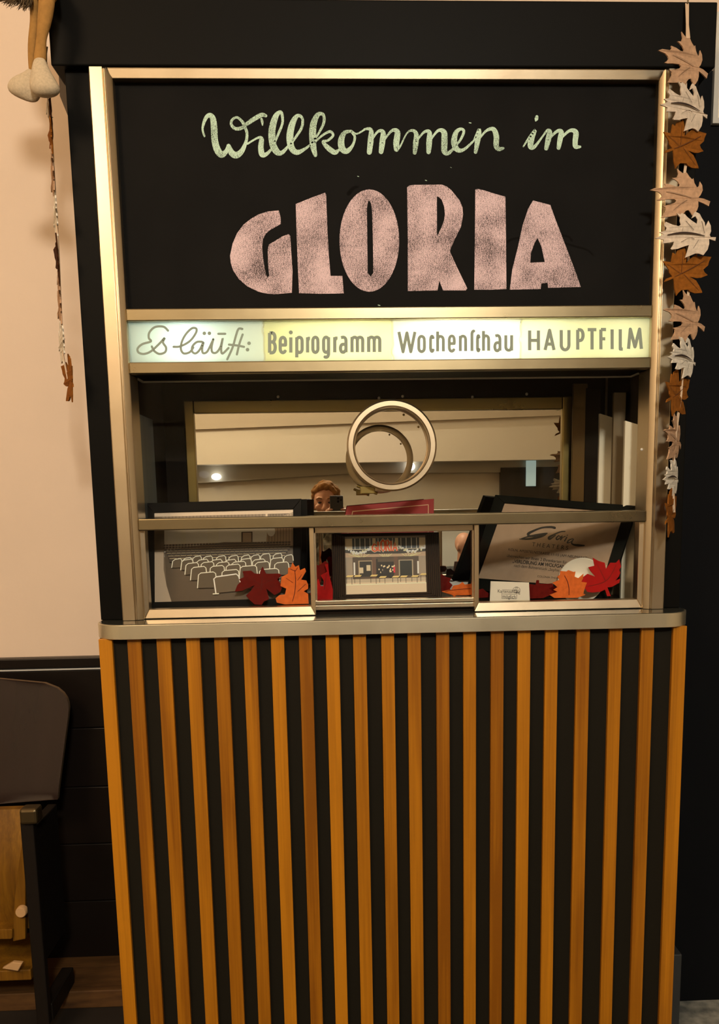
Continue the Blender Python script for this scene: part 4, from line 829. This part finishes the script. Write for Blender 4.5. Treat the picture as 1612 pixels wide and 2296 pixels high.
def leaf3(kind, ctr, wx, hz, yaw, tilt=0.0, thick=0.0028, roll=0.0):
    """felt leaf: local x across, z up, gently cupped, then turned about the vertical by yaw"""
    pts, veins = LEAF[kind]; mb = MB(); cup = lambda x, z: 0.10 * wx * (x * x * 1.4 - 0.15) + 0.05 * hz * z * z
    cy_, sy_ = math.cos(yaw), math.sin(yaw)
    def X(x, z, off):
        p = Vector((x * wx, cup(x, z) + off, z * hz))
        p = Matrix.Rotation(roll, 3, 'Y') @ Matrix.Rotation(tilt, 3, 'X') @ p
        return Vector(ctr) + Vector((p.x * cy_ - p.y * sy_, p.x * sy_ + p.y * cy_, p.z))
    tri = tessellate_polygon([[Vector((x, 0, z)) for x, z in pts]]); n = len(pts)
    vs = [X(x, z, 0) for x, z in pts] + [X(x, z, thick) for x, z in pts]
    fs = [tuple(t) for t in tri] + [tuple(i + n for i in reversed(t)) for t in tri] + [(i, (i + 1) % n, (i + 1) % n + n, i + n) for i in range(n)]
    mb.add(vs, fs, 0)
    for v in veins:
        for poly in ribbon2d(catmull([(p[0], p[1] * hz / wx, p[2]) for p in v], 4), False):
            mb.add([X(x, z * wx / hz, -0.0010) for x, z in poly], [(0, 1, 2, 3)], 1)
    return mb
GY = -0.068
specs = [('A', 1469.3, 1600, 71.5, 195), ('B', 1474, 1599.6, 182, 296), ('C', 1482, 1594, 268, 383), ('A', 1458, 1594.5, 376, 491), ('B', 1470.4, 1606.7, 473, 580), ('C', 1484, 1600, 552, 666),
         ('A', 1478.6, 1596, 650, 768), ('B', 1485, 1579, 753, 850), ('C', 1482, 1563, 826, 937), ('A', 1474.4, 1549, 921, 1034), ('B', 1473, 1542, 1028, 1114), ('C', 1479, 1535, 1092, 1206)]
gar = thing('leaf_garland', 'felt maple leaf garland hanging on a ribbon down the right side of the booth', 'garland', P(1508, 1206, GY))
w0 = {'A': 132, 'B': 131, 'C': 116}; cols = {'A': 'felt_tan', 'B': 'felt_pale', 'C': 'felt_rust'}; lbl = {'A': 'tan felt leaf', 'B': 'pale pinkish felt leaf', 'C': 'rust brown felt leaf'}
pts_r = []
for i, (k, u0, u1, v0, v1) in enumerate(specs):
    y = GY - {'A': 0.002, 'B': 0.007, 'C': -0.003}[k]
    c = P((u0 + u1) / 2, (v0 + v1) / 2, y); A = P(u0, (v0 + v1) / 2, y); B = P(u1, (v0 + v1) / 2, y); wid = (B - A).length; h = P(0, v0, y).z - P(0, v1, y).z
    full = w0[k] * (y - CAM.y) / FPX; yaw = math.acos(min(1, wid / full)) if wid < full else 0.0
    wx = max(wid, full) if yaw else wid
    sg = -1 if i % 2 else 1
    o = obj('leaf', leaf3(k, c, wx, h, yaw * 0.95), [M['felt_white' if i in (7, 10) else cols[k]], M['slit_rust' if k == 'C' else ('slit' if k == 'B' else 'slit_soft')]], gar, label='white felt leaf' if i in (7, 10) else lbl[k])
    pts_r.append((c.x, c.z))
tp = P(1543, 8, -0.040); t0 = P(1543, 78, GY + 0.006)
b = MB(); rb = [(tp.x - .004, tp.x + .004, tp.z + .004, -0.034), (P(1538, 55, -.045).x, P(1544.5, 55, -.045).x, P(1540, 55, -.045).z, -0.045), (P(1537.5, 84, -.06).x, P(1547, 84, -.06).x, P(1540, 84, -.06).z, GY + 0.007)]
xs_ = [P(1520, 140, GY).x]
prev = None; seq = [(a, c, z, y) for a, c, z, y in rb] + [(x + 0.004, x + 0.010, z, GY + 0.009) for x, z in pts_r]
vs = []
for a, c, z, y in seq: vs += [(a, y, z), (c, y, z), (c, y + 0.0008, z), (a, y + 0.0008, z)]
fs = []
for i in range(len(seq) - 1):
    for j in range(4): fs.append((4 * i + j, 4 * i + (j + 1) % 4, 4 * i + 4 + (j + 1) % 4, 4 * i + 4 + j))
b.add(vs, fs); obj('ribbon', b, M['ribbon'], gar)
obj('hook', MB().tube([(tp.x, -0.021, tp.z + .004), (tp.x, -0.038, tp.z + .004), (tp.x, -0.038, tp.z + .012)], 0.0018, 8), M['bronze'], gar, smooth=60)

# garland seen edge-on left of the booth
g2 = thing('leaf_garland', 'brown and white leaf garland seen edge-on, hanging before the cream wall left of the booth', 'garland', P(175, 905, 0.0))
ed = [('C', 'felt_dark', 116, 222, 310, .03), ('B', 'felt_white', 111, 200, 252, .09), ('C', 'felt_rust', 116, 265, 355, .06), ('A', 'felt_tan', 119.5, 330, 440, .06), ('B', 'felt_white', 127, 430, 530, .07), ('C', 'felt_dark', 130, 525, 640, .06), ('A', 'felt_tan', 135, 612, 735, .07),
      ('B', 'felt_white', 141, 716, 816, .12), ('C', 'felt_rust', 155.5, 795, 905, .24)]
for k, m_, u, v0, v1, wr in ed:
    y = -0.02; c = P(u, (v0 + v1) / 2, y); h = P(u, v0, y).z - P(u, v1, y).z
    view = math.atan2(c.x - CAM.x, y - CAM.y)                     # direction of sight in plan
    yaw = math.pi / 2 - view + wr * 0.8
    obj('leaf', leaf3(k, c, 0.115, h * 1.0, yaw, roll=0.0 if v0 < 780 else 0.0, thick=0.003), [M[m_], M['slit_rust']], g2, label={'felt_dark': 'dark brown felt leaf', 'felt_white': 'white felt leaf', 'felt_rust': 'rust brown felt leaf', 'felt_tan': 'tan felt leaf'}[m_])
b = MB(); b.tube([P(u, v, -0.018) for u, v in ((104, 140), (108, 225), (117, 320), (124, 440), (131, 560), (136, 680), (142, 800), (152, 850))], 0.0022, 8); obj('ribbon', b, M['ribbon'], g2, smooth=60)
obj('hook', MB().tube([P(104, 141, -0.018), P(104, 120, -0.022), P(106, 105, -0.0225)], 0.0016, 8), M['bronze'], g2, smooth=60)

# ------------------------------------------------------------------ doll sitting on the header, only legs in view
DY = -0.085
doll = thing('sitting_doll', 'stuffed doll in brown trousers with beige linen feet dangling at the top left', 'doll', P(80, 0, DY))
def skin_tube(spec, y, name, material, parent, flat=0.75, sub=1, seg=16):
    """spec: (u_left, u_right, v) rows -> soft oval limb"""
    mb = MB(); rings = []
    for r_ in spec:
        uL, uR, v = r_[:3]; yy = y + (r_[3] if len(r_) > 3 else 0); A, B = P(uL, v, yy), P(uR, v, yy); c = (A + B) / 2; rad = (B - A) / 2; l = rad.length
        rings.append([c + rad * math.cos(2 * math.pi * k / seg) + Vector((0, l * flat * math.sin(2 * math.pi * k / seg), 0)) for k in range(seg)])
    mb.sweep(None, rings); return obj(name, mb, material, parent, smooth=180, sub=sub)
skin_tube([(84, 128, -40, 0.02), (87, 124, 0), (85, 121, 25), (83, 116, 50), (82, 110, 70), (81, 104, 88), (79, 104, 105), (76, 104.5, 125), (74.5, 104, 138), (77, 100, 142)], DY - 0.012, 'trouser_leg', M['fabric_leg'], doll, 0.7)
skin_tube([(66, 92, -40, 0.02), (66, 88, 0), (67, 86, 25), (67.5, 85, 50), (64, 84, 75), (62, 82, 100), (62.5, 78, 130), (64, 74, 155), (66, 71, 160)], DY + 0.02, 'trouser_leg', M['fabric_leg'], doll, 0.8)
skin_tube([(79, 100, 130), (74, 104, 138), (71, 110, 153), (68, 120, 170), (66, 129, 185), (66, 136, 197), (70, 135, 206), (80, 126, 214), (90, 112, 217)], DY - 0.016, 'foot', M['fabric_foot'], doll, 0.62)
# rear foot turned outwards
ft = MB(); rings = []; yy = DY + 0.012
path = [((66, 156), 5), ((60, 166), 15), ((54, 180), 26), ((48, 190), 31), ((38, 190), 26), ((28, 187), 17), ((22, 186), 8)]
skin_tube([(62, 69, 154), (52, 78, 164), (33, 84, 172), (22, 88, 180), (15.5, 92, 192), (17, 94, 204), (30, 92, 214), (50, 88, 223), (66, 82, 229)], yy, 'foot', M['fabric_foot'], doll, 0.5)
b = MB(); b.ball(P(92, -90, DY + 0.10), (0.060, 0.055, 0.085), 20, 14).capsule(P(100, -45, DY + 0.055), P(106, -20, DY + 0.0), 0.026, 0.022).capsule(P(82, -45, DY + 0.06), P(79, -20, DY + 0.025), 0.024, 0.016); obj('torso', b, M['fabric_leg'], doll, smooth=180)
b = MB(); random.seed(11)
for i in range(420):
    u = random.uniform(-8, 72); root = P(u, random.uniform(-30, -12), DY + random.uniform(-0.01, 0.03))
    ln = (P(0, 0, DY).z - P(0, 1, DY).z) * max(8, random.uniform(10, 30) + (u - 20) * 0.30); dx = random.uniform(-.012, .004)
    p1 = root + Vector((dx * .5, random.uniform(-.004, .004), -ln * .6)); p2 = root + Vector((dx * 1.6 - .003, random.uniform(-.006, .006), -ln))
    b.tube([root, p1, p2], [0.0010, 0.0008, 0.0003], 4)
b.ball(P(30, -34, DY + 0.02), (0.05, 0.03, 0.024), 14, 8)
fur = obj('fur_tuft', b, M['fur'], doll, smooth=180)

# ------------------------------------------------------------------ old cinema chair against the wall
CX = P(0, 1600, 0.24).x - 0.045
chair = thing('cinema_chair', 'old dark plywood cinema chair with folded up seat, left of the booth', 'chair', (CX, 0.28, PZ))
edge = [(1540, 4), (1542, 40), (1548, 78), (1556, 104), (1566, 120), (1580, 132), (1596, 137.5), (1620, 137), (1660, 133), (1720, 128), (1780, 123), (1800, 122), (1806, 108), (1812, 60)]
n = 24; rows_ = []
mb = MB()
def back_pt(v, u, t, off):
    """t in -1..1 across; the right half follows the traced outline, the left mirrors it"""
    return None
outl = []
for v, u in edge:
    q_ = P(u, v, 0.24); outl.append((q_.x - CX, q_.z))
outl[0] = (0.0, outl[0][1] + 0.002); outl[-1] = (0.0, outl[-1][1])
dense = []
for (x0, za), (x1, zb) in zip(outl, outl[1:]):
    for k in range(4): dense.append((x0 + (x1 - x0) * k / 4, za + (zb - za) * k / 4))
dense.append(outl[-1])
zs_ = [dense[0][1] - (dense[0][1] - dense[-1][1]) * (i / 26) ** 1.0 for i in range(27)]
def half_at(z):
    best = 0
    for (x0, za), (x1, zb) in zip(dense, dense[1:]):
        if min(za, zb) - 1e-9 <= z <= max(za, zb) + 1e-9:
            t = 0 if abs(zb - za) < 1e-9 else (z - za) / (zb - za); best = max(best, x0 + (x1 - x0) * t)
    return best
vs = []; fs = []; nx = 20
for side in (0, 1):
    for z in zs_:
        hw = max(half_at(z), 0.004)
        for k in range(nx + 1):
            x = hw * math.sin((k / nx - .5) * math.pi) ; y = 0.30 - 0.36 * x * x * 3.2 * 0.5 + (z - 0.6) * 0.18 + side * 0.014
            vs.append((CX + x, y, z))
W_ = nx + 1; R_ = len(zs_)
for s_ in (0, 1):
    for i in range(R_ - 1):
        for k in range(nx): a = s_ * R_ * W_ + i * W_ + k; fs.append((a, a + 1, a + W_ + 1, a + W_))
o_off = R_ * W_
for i in range(R_ - 1):
    for k in (0, nx): a = i * W_ + k; fs.append((a, a + W_, a + W_ + o_off, a + o_off))
for k in range(nx):
    for i in (0, R_ - 1): a = i * W_ + k; fs.append((a, a + 1, a + 1 + o_off, a + o_off))
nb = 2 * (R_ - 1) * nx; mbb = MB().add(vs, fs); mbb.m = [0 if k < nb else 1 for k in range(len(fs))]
obj('backrest', mbb, [M['darkwood'], M['plyedge_highlight']], chair, smooth=35)
# folded seat
s0 = P(57, 1840, 0.14)
prf = [(-0.0, 0.0)]
b = MB(); xr = P(56, 1900, 0.13).x; xl = 2 * CX - xr
zt_, zb_ = P(30, 1822, 0.13).z, P(20, 2085, 0.13).z
ring = []
for x in (xl, xr):
    rr = []
    for k in range(13):
        t = k / 12; z = zt_ + (zb_ - zt_) * t; rr.append((x, 0.155 - 0.035 * math.sin(t * math.pi) - 0.02 * t, z))
    for k in range(13):
        t = 1 - k / 12; z = zt_ + (zb_ - zt_) * t; rr.append((x, 0.180 - 0.030 * math.sin(t * math.pi) - 0.02 * t, z))
    ring.append(rr)
seat = obj('seat', b.sweep(None, ring), M['chairwood'], chair, smooth=40)
def px_slab(name, pts, y, d, m, par=chair, bev=0.003): return obj(name, MB().prism([P(u, v, y) for u, v in pts], (0, d, 0)), M[m], par, bevel=bev)
px_slab('seat_bracket', [(57, 1860), (57, 2106), (28, 2112), (30, 2040), (38, 1960), (50, 1880)], 0.095, 0.014, 'chairwood', seat)
obj('peg', MB().lathe([(0.0005, 0), (0.0125, 0), (0.0145, 0.003), (0.0145, 0.016), (0.0005, 0.016)], P(46, 2047, 0.078), (0, 1, 0), 20, closed=False), M['peg'], seat, smooth=35, label='pale round wooden peg')
obj('seat_rail', MB().prism([P(-60, 2085, 0.085), P(27, 2084, 0.085), P(27, 2106, 0.085), P(-60, 2107, 0.085)], (0, 0.05, 0)), M['chairwood'], seat, bevel=0.004)
# iron standard: slim front edge and deep side plate
xa, xb_ = P(57, 2000, 0.07).x, P(87, 2000, 0.07).x
b = MB().box(xa, xb_, 0.07, 0.095, PZ, P(60, 1842, 0.07).z).box(xa + 0.004, xb_ + 0.004, 0.09, 0.27, PZ, PZ + 0.05).box(xa + 0.006, xb_ - 0.002, 0.09, 0.255, P(60, 2150, 0.1).z, P(60, 1850, 0.1).z)
std = obj('side_frame', b, M['iron'], chair, bevel=0.004)
xa2, xb2 = 2 * CX - xb_, 2 * CX - xa
b = MB().box(xa2, xb2, 0.07, 0.095, PZ, P(60, 1842, 0.07).z).box(xa2 - 0.004, xb2 - 0.004, 0.09, 0.27, PZ, PZ + 0.05).box(xa2 + 0.002, xb2 - 0.006, 0.09, 0.255, P(60, 2150, 0.1).z, P(60, 1850, 0.1).z)
obj('side_frame', b, M['iron'], chair, bevel=0.004)
c0, c1 = P(41, 1816, 0.055), P(84, 1849, 0.055)
b = MB().box(c0.x, c1.x, 0.055, 0.10, c1.z, c0.z)
obj('armrest', b, M['bronze'], chair, bevel=0.007)
b = MB().prism([P(4, 2172, 0.075), P(28, 2158, 0.075), P(50, 2160, 0.075), P(40, 2178, 0.075)], (0, 0.012, 0)); obj('hinge_plate', b, M['peg'], chair, bevel=0.002, label='pale bent metal hinge plate')
b = MB().box(xl, xr, 0.10, 0.30, P(20, 2176, 0.10).z - 0.03, P(20, 2176, 0.10).z); obj('cross_rail', b, M['chairwood'], chair, bevel=0.003)
# pale framed board on the black wall at the right edge
a_ = P(1605, 30, 0.135); c_ = P(1605, 279, 0.135)
t = thing('wall_board', 'pale framed board on the black wall at the top right edge', 'board', (a_.x + 0.2, 0.13, c_.z))
obj('frame', quadbar(MB(), [Vector((a_.x, 0.128, c_.z)), Vector((a_.x + .42, 0.128, c_.z)), Vector((a_.x + .42, 0.128, a_.z)), Vector((a_.x, 0.128, a_.z))], [Vector((a_.x + .012, 0.128, c_.z + .012)), Vector((a_.x + .408, 0.128, c_.z + .012)), Vector((a_.x + .408, 0.128, a_.z - .012)), Vector((a_.x + .012, 0.128, a_.z - .012))], Vector((0, -1, 0)), 0.012), M['poster_rim'], t)
obj('panel', MB().box(a_.x + 0.004, a_.x + 0.416, 0.132, 0.1395, c_.z + 0.004, a_.z - 0.004), M['white_in'], t)

# ------------------------------------------------------------------ people seen in the mirror
def person_mesh(name, build, material, parent, voxel=0.007, smooth_it=4):
    mb = MB(); build(mb); o = obj(name, mb, material, parent, smooth=None)
    md = o.modifiers.new('r', 'REMESH'); md.mode = 'VOXEL'; md.voxel_size = voxel; md.use_smooth_shade = True
    sm = o.modifiers.new('s', 'SMOOTH'); sm.iterations = smooth_it; sm.factor = 0.5; return o
def head_shape(mb, c, s=1.0, yaw=0.0):
    """head facing +Y, centre c, height about 0.225*s"""
    c = Vector(c); R3 = Matrix.Rotation(yaw, 3, 'Z')
    def q(x, y, z): return c + R3 @ Vector((x * s, y * s, z * s))
    mb.ball(q(0, -0.008, 0.025), (0.073 * s, 0.090 * s, 0.088 * s), 28, 20); mb.ball(q(0, 0.022, -0.045), (0.054 * s, 0.062 * s, 0.066 * s), 24, 16)
    mb.ball(q(0, 0.060, -0.088), (0.024 * s, 0.020 * s, 0.020 * s)); mb.capsule(q(0, 0.080, 0.012), q(0, 0.102, -0.028), 0.009 * s, 0.014 * s)
    mb.ball(q(0.013, 0.090, -0.032), 0.009 * s); mb.ball(q(-0.013, 0.090, -0.032), 0.009 * s)
    for sx_ in (-1, 1):
        mb.ball(q(sx_ * 0.076, -0.006, -0.005), (0.010 * s, 0.020 * s, 0.032 * s)); mb.ball(q(sx_ * 0.040, 0.062, -0.022), (0.024 * s, 0.022 * s, 0.020 * s)); mb.capsule(q(sx_ * 0.016, 0.078, 0.026), q(sx_ * 0.050, 0.064, 0.028), 0.010 * s, 0.009 * s)
    mb.capsule(q(-0.020, 0.074, -0.062), q(0.020, 0.074, -0.062), 0.008 * s, 0.008 * s); return q
def face_bits(q, s, parent, hair=None):
    for sx_ in (-1, 1):
        obj('eye', MB().ball(q(sx_ * 0.031, 0.080, 0.006), (0.012 * s, 0.007 * s, 0.006 * s), 12, 8), M['eye'], parent, smooth=180)
        obj('eyebrow', MB().tube([q(sx_ * 0.016, 0.088, 0.028), q(sx_ * 0.034, 0.084, 0.034), q(sx_ * 0.052, 0.070, 0.028)], [0.003, 0.004, 0.002], 8), M['hair'], parent, smooth=180)
    obj('lips', MB().tube([q(-0.022, 0.078, -0.062), q(0, 0.086, -0.061), q(0.022, 0.078, -0.062)], [0.002, 0.006, 0.002], 10), M['lip'], parent, smooth=180)
# photographer
HX, HY, HZ = -0.222, -2.275, 1.288
pt = thing('person', 'person with short fair hair holding up a phone, reflected in the booth mirror', 'person', (HX, HY, FL))
PHX = -0.157; PZC = 1.258
def fingers(mb, side, px, py, pz):
    """four fingers curled round the phone edge and a thumb on its screen side"""
    for k in range(4):
        z = pz + 0.030 - k * 0.019; L_f = (0.026, 0.030, 0.028, 0.022)[k]
        mb.capsule((px + side * 0.052, py - 0.030, z - 0.004), (px + side * 0.050, py - 0.004, z), 0.0085, 0.008); mb.capsule((px + side * 0.050, py - 0.004, z), (px + side * 0.040, py + 0.014, z + 0.001), 0.008, 0.0075); mb.capsule((px + side * 0.040, py + 0.014, z + 0.001), (px + side * (0.040 - L_f * .6), py + 0.015, z + 0.001), 0.0075, 0.0065)
    mb.capsule((px + side * 0.050, py - 0.040, pz + 0.002), (px + side * 0.042, py - 0.022, pz + 0.030), 0.011, 0.0095); mb.capsule((px + side * 0.042, py - 0.022, pz + 0.030), (px + side * 0.026, py - 0.016, pz + 0.052), 0.0095, 0.008)
    mb.ball((px + side * 0.054, py - 0.040, pz - 0.004), (0.016, 0.024, 0.040), 16, 12)
qf = None
def build_p(mb):
    global qf
    qf = head_shape(mb, (HX, HY, HZ), 0.97, 0.06)
    mb.capsule((HX, HY - 0.012, HZ - 0.06), (HX, HY - 0.035, HZ - 0.18), 0.050, 0.056)
    mb.capsule((HX - 0.15, HY - 0.04, HZ - 0.225), (HX + 0.15, HY - 0.04, HZ - 0.225), 0.05, 0.05)
    mb.ball((HX, HY - 0.04, HZ - 0.34), (0.155, 0.10, 0.16)); mb.ball((HX, HY - 0.04, HZ - 0.52), (0.135, 0.095, 0.18)); mb.ball((HX, HY - 0.04, HZ - 0.66), (0.160, 0.11, 0.13))
    for sd in (-1, 1):
        mb.capsule((HX + sd * 0.085, HY - 0.04, HZ - 0.70), (HX + sd * 0.09, HY - 0.03, HZ - 1.02), 0.082, 0.055); mb.capsule((HX + sd * 0.09, HY - 0.03, HZ - 1.02), (HX + sd * 0.09, HY - 0.05, FL + 0.10), 0.052, 0.036); mb.capsule((HX + sd * 0.09, HY - 0.06, FL + 0.04), (HX + sd * 0.10, HY + 0.10, FL + 0.035), 0.036, 0.032)
        el = (HX + sd * 0.20, HY + 0.02, HZ - 0.37); wr = (PHX + sd * 0.062, -2.083, PZC - 0.075)
        mb.capsule((HX + sd * 0.17, HY - 0.04, HZ - 0.235), el, 0.046, 0.040); mb.capsule(el, wr, 0.040, 0.026); mb.capsule(wr, (PHX + sd * 0.056, -2.070, PZC - 0.045), 0.024, 0.02)
        fingers(mb, sd, PHX, -2.032, PZC - 0.035)
body = person_mesh('body', build_p, M['skin'], pt, 0.0055, 3)
face_bits(qf, 0.97, pt)
def hair_p(mb):
    for k in range(60):
        a = 2.4 * k; r = math.sqrt((k + .5) / 60); x, y = r * math.cos(a), r * math.sin(a)
        z = math.sqrt(max(0, 1 - r * r)); px, py, pz = 0.076 * x, -0.012 + 0.094 * y, 0.028 + 0.094 * z
        if pz < 0.085 and py > 0.045: continue
        mb.ball(qf(px, py, pz), 0.019 + 0.004 * math.sin(k * 1.7), 10, 8)
    for k in range(46):
        t = k / 45; ang = math.radians(205 + 130 * t * 1.0 - 0) if False else math.radians(170 + 200 * t)
        for zz in (0.075, 0.045, 0.012, -0.025):
            if zz < 0.03 and (t < .10 or t > .90): continue
            mb.ball(qf(0.075 * math.cos(ang), -0.012 + 0.094 * math.sin(ang), zz), 0.016, 8, 6)
person_mesh('hair', hair_p, M['hair'], pt, 0.005, 2)
def jacket(mb):
    mb.capsule((HX - 0.15, HY - 0.04, HZ - 0.225), (HX + 0.15, HY - 0.04, HZ - 0.225), 0.062, 0.062); mb.capsule((HX, HY - 0.04, HZ - 0.15), (HX, HY - 0.04, HZ - 0.2), 0.062, 0.075)
    mb.ball((HX, HY - 0.04, HZ - 0.34), (0.172, 0.118, 0.165)); mb.ball((HX, HY - 0.04, HZ - 0.52), (0.155, 0.115, 0.19)); mb.ball((HX, HY - 0.04, HZ - 0.66), (0.178, 0.128, 0.12))
    for sd in (-1, 1):
        el = (HX + sd * 0.20, HY + 0.02, HZ - 0.37); wr = (PHX + sd * 0.066, -2.095, PZC - 0.088)
        mb.capsule((HX + sd * 0.17, HY - 0.04, HZ - 0.235), el, 0.060, 0.054); mb.capsule(el, wr, 0.054, 0.036)
person_mesh('jacket', jacket, M['jacket'], pt, 0.007, 3)
def trousers(mb):
    mb.ball((HX, HY - 0.04, HZ - 0.74), (0.172, 0.122, 0.10))
    for sd in (-1, 1): mb.capsule((HX + sd * 0.085, HY - 0.04, HZ - 0.74), (HX + sd * 0.09, HY - 0.03, HZ - 1.02), 0.095, 0.070); mb.capsule((HX + sd * 0.09, HY - 0.03, HZ - 1.02), (HX + sd * 0.09, HY - 0.05, FL + 0.09), 0.068, 0.054)
person_mesh('trousers', trousers, M['cloth_dark'], pt, 0.008, 2)
for sd in (-1, 1):
    def shoe(mb): mb.capsule((HX + sd * 0.09, HY - 0.07, FL + 0.045), (HX + sd * 0.10, HY + 0.12, FL + 0.042), 0.044, 0.040); mb.box(HX + sd * 0.095 - 0.042, HX + sd * 0.095 + 0.042, HY - 0.11, HY + 0.155, FL + 0.001, FL + 0.025)
    person_mesh('shoe', shoe, M['cloth_dark'], pt, 0.006, 3)
ph = thing('phone', 'dark grey phone held up in front of the photographer, seen in the mirror', 'phone', (PHX, -2.038, PZC - 0.073))
obj('case', MB().box(PHX - 0.0375, PHX + 0.0375, -2.046, -2.034, PZC - 0.074, PZC + 0.074), M['phone'], ph, bevel=0.004)
obj('camera_bump', MB().box(PHX - 0.002, PHX + 0.034, -2.0345, -2.031, PZC + 0.030, PZC + 0.070), M['phone'], ph, bevel=0.0015)
for dx, dz in ((0.009, 0.059), (0.009, 0.041), (0.025, 0.050)): obj('lens', MB().lathe([(0.0002, -0.0005), (0.0065, -0.0005), (0.0065, 0.0018), (0.0050, 0.0024), (0.0002, 0.0020)], (PHX + dx, -2.031, PZC + dz), (0, 1, 0), 24, closed=False), M['lens'], ph, smooth=40)
# seated man farther back
MX, MY, MZ = 0.915, -4.46, 0.895
man = thing('person', 'bald man in a dark grey sweater sitting far back, reflected in the middle window', 'person', (MX, MY, FL))
qm = None
def build_m(mb):
    global qm
    qm = head_shape(mb, (MX, MY, MZ), 1.06, -0.7)
    mb.capsule((MX, MY - 0.01, MZ - 0.07), (MX, MY - 0.03, MZ - 0.19), 0.060, 0.066); mb.capsule((MX - 0.17, MY - 0.04, MZ - 0.235), (MX + 0.17, MY - 0.04, MZ - 0.235), 0.055, 0.055)
    mb.ball((MX, MY - 0.04, MZ - 0.36), (0.175, 0.115, 0.17)); mb.ball((MX, MY - 0.03, MZ - 0.50), (0.165, 0.12, 0.13))
    for sd in (-1, 1):
        hip, kn = (MX + sd * 0.09, MY, MZ - 0.56), (MX + sd * 0.11, MY + 0.40, MZ - 0.54); mb.capsule(hip, kn, 0.085, 0.058); mb.capsule(kn, (MX + sd * 0.11, MY + 0.40, FL + 0.09), 0.056, 0.038); mb.capsule((MX + sd * 0.11, MY + 0.38, FL + 0.05), (MX + sd * 0.12, MY + 0.52, FL + 0.038), 0.042, 0.034)
        el = (MX + sd * 0.23, MY + 0.06, MZ - 0.50); wr = (MX + sd * 0.13, MY + 0.26, MZ - 0.47); mb.capsule((MX + sd * 0.20, MY - 0.04, MZ - 0.245), el, 0.05, 0.042); mb.capsule(el, wr, 0.042, 0.028)
        mb.ball((MX + sd * 0.115, MY + 0.315, MZ - 0.465), (0.038, 0.046, 0.016))
        for k in range(4): x = MX + sd * 0.115 + (k - 1.5) * 0.019; mb.capsule((x, MY + 0.345, MZ - 0.465), (x, MY + 0.38 - abs(k - 1.4) * .004, MZ - 0.468), 0.0085, 0.008); mb.capsule((x, MY + 0.38 - abs(k - 1.4) * .004, MZ - 0.468), (x, MY + 0.405 - abs(k - 1.4) * .006, MZ - 0.482), 0.008, 0.007)
        mb.capsule((MX + sd * 0.085, MY + 0.30, MZ - 0.465), (MX + sd * 0.065, MY + 0.345, MZ - 0.468), 0.011, 0.008)
mb_ = person_mesh('body', build_m, M['skin'], man, 0.008, 3); face_bits(qm, 1.06, man)
def sweater(mb):
    mb.capsule((MX - 0.17, MY - 0.04, MZ - 0.235), (MX + 0.17, MY - 0.04, MZ - 0.235), 0.066, 0.066); mb.capsule((MX, MY - 0.035, MZ - 0.165), (MX, MY - 0.04, MZ - 0.2), 0.074, 0.085); mb.ball((MX, MY - 0.04, MZ - 0.36), (0.19, 0.13, 0.175)); mb.ball((MX, MY - 0.03, MZ - 0.52), (0.185, 0.14, 0.12))
    for sd in (-1, 1): el = (MX + sd * 0.23, MY + 0.06, MZ - 0.50); mb.capsule((MX + sd * 0.20, MY - 0.04, MZ - 0.245), el, 0.063, 0.055); mb.capsule(el, (MX + sd * 0.14, MY + 0.245, MZ - 0.472), 0.055, 0.038)
person_mesh('sweater', sweater, M['cloth_grey'], man, 0.009, 3)
def trs(mb):
    for sd in (-1, 1): hip, kn = (MX + sd * 0.09, MY, MZ - 0.56), (MX + sd * 0.11, MY + 0.40, MZ - 0.54); mb.capsule(hip, kn, 0.098, 0.072); mb.capsule(kn, (MX + sd * 0.11, MY + 0.40, FL + 0.10), 0.070, 0.055)
person_mesh('trousers', trs, M['cloth_dark'], man, 0.009, 2)
st = thing('stool', 'dark upholstered stool the bald man sits on', 'stool', (MX, MY, FL))
sz = MZ - 0.655
obj('seat', MB().box(MX - 0.22, MX + 0.22, MY - 0.20, MY + 0.20, sz - 0.07, sz), M['cloth_dark'], st, bevel=0.015)
for dx in (-1, 1):
    for dy in (-1, 1): obj('leg', MB().tube([(MX + dx * .18, MY + dy * .16, sz - .06), (MX + dx * .20, MY + dy * .18, FL)], [0.018, 0.013]), M['darkwood'], st)
# small lit wall lamp far back, seen in the mirror at the left
def mirrored(u, v, yreal):
    vy = 2 * (WY - 0.0095) - yreal; q = P(u, v, vy); return Vector((q.x, yreal, q.z))
b = MB().box(-0.045, 0.045, -0.01, 0.01, 0, 0.24); q_ = mirrored(1190, 1090, -5.105); b.v = [v + q_ for v in b.v]; o = obj('window_1', b, M['doorglow']); o['kind'] = 'structure'
lp = mirrored(485, 1069, -5.10); t = thing('wall_lamp', 'small bright wall lamp far back, reflected at the left of the mirror', 'lamp', lp)
obj('bulb', MB().ball(lp, (0.045, 0.035, 0.030), 14, 8), M['lampglow'], t, smooth=180); obj('wall_mount', MB().lathe([(0.0005, -0.10), (0.04, -0.10), (0.04, -0.085), (0.02, -0.06), (0.02, -0.03), (0.0005, -0.03)], lp, (0, 1, 0), 20, closed=False), M['bronze'], t, smooth=40)
lp = mirrored(922, 1046, -5.10); t = thing('wall_lamp', 'small bright wall lamp reflected beside the speech ring', 'lamp', lp)
obj('bulb', MB().ball(lp, (0.035, 0.03, 0.035), 14, 8), M['lampglow'], t, smooth=180); obj('wall_mount', MB().lathe([(0.0005, -0.10), (0.04, -0.10), (0.04, -0.085), (0.02, -0.06), (0.02, -0.03), (0.0005, -0.03)], lp, (0, 1, 0), 20, closed=False), M['bronze'], t, smooth=40)
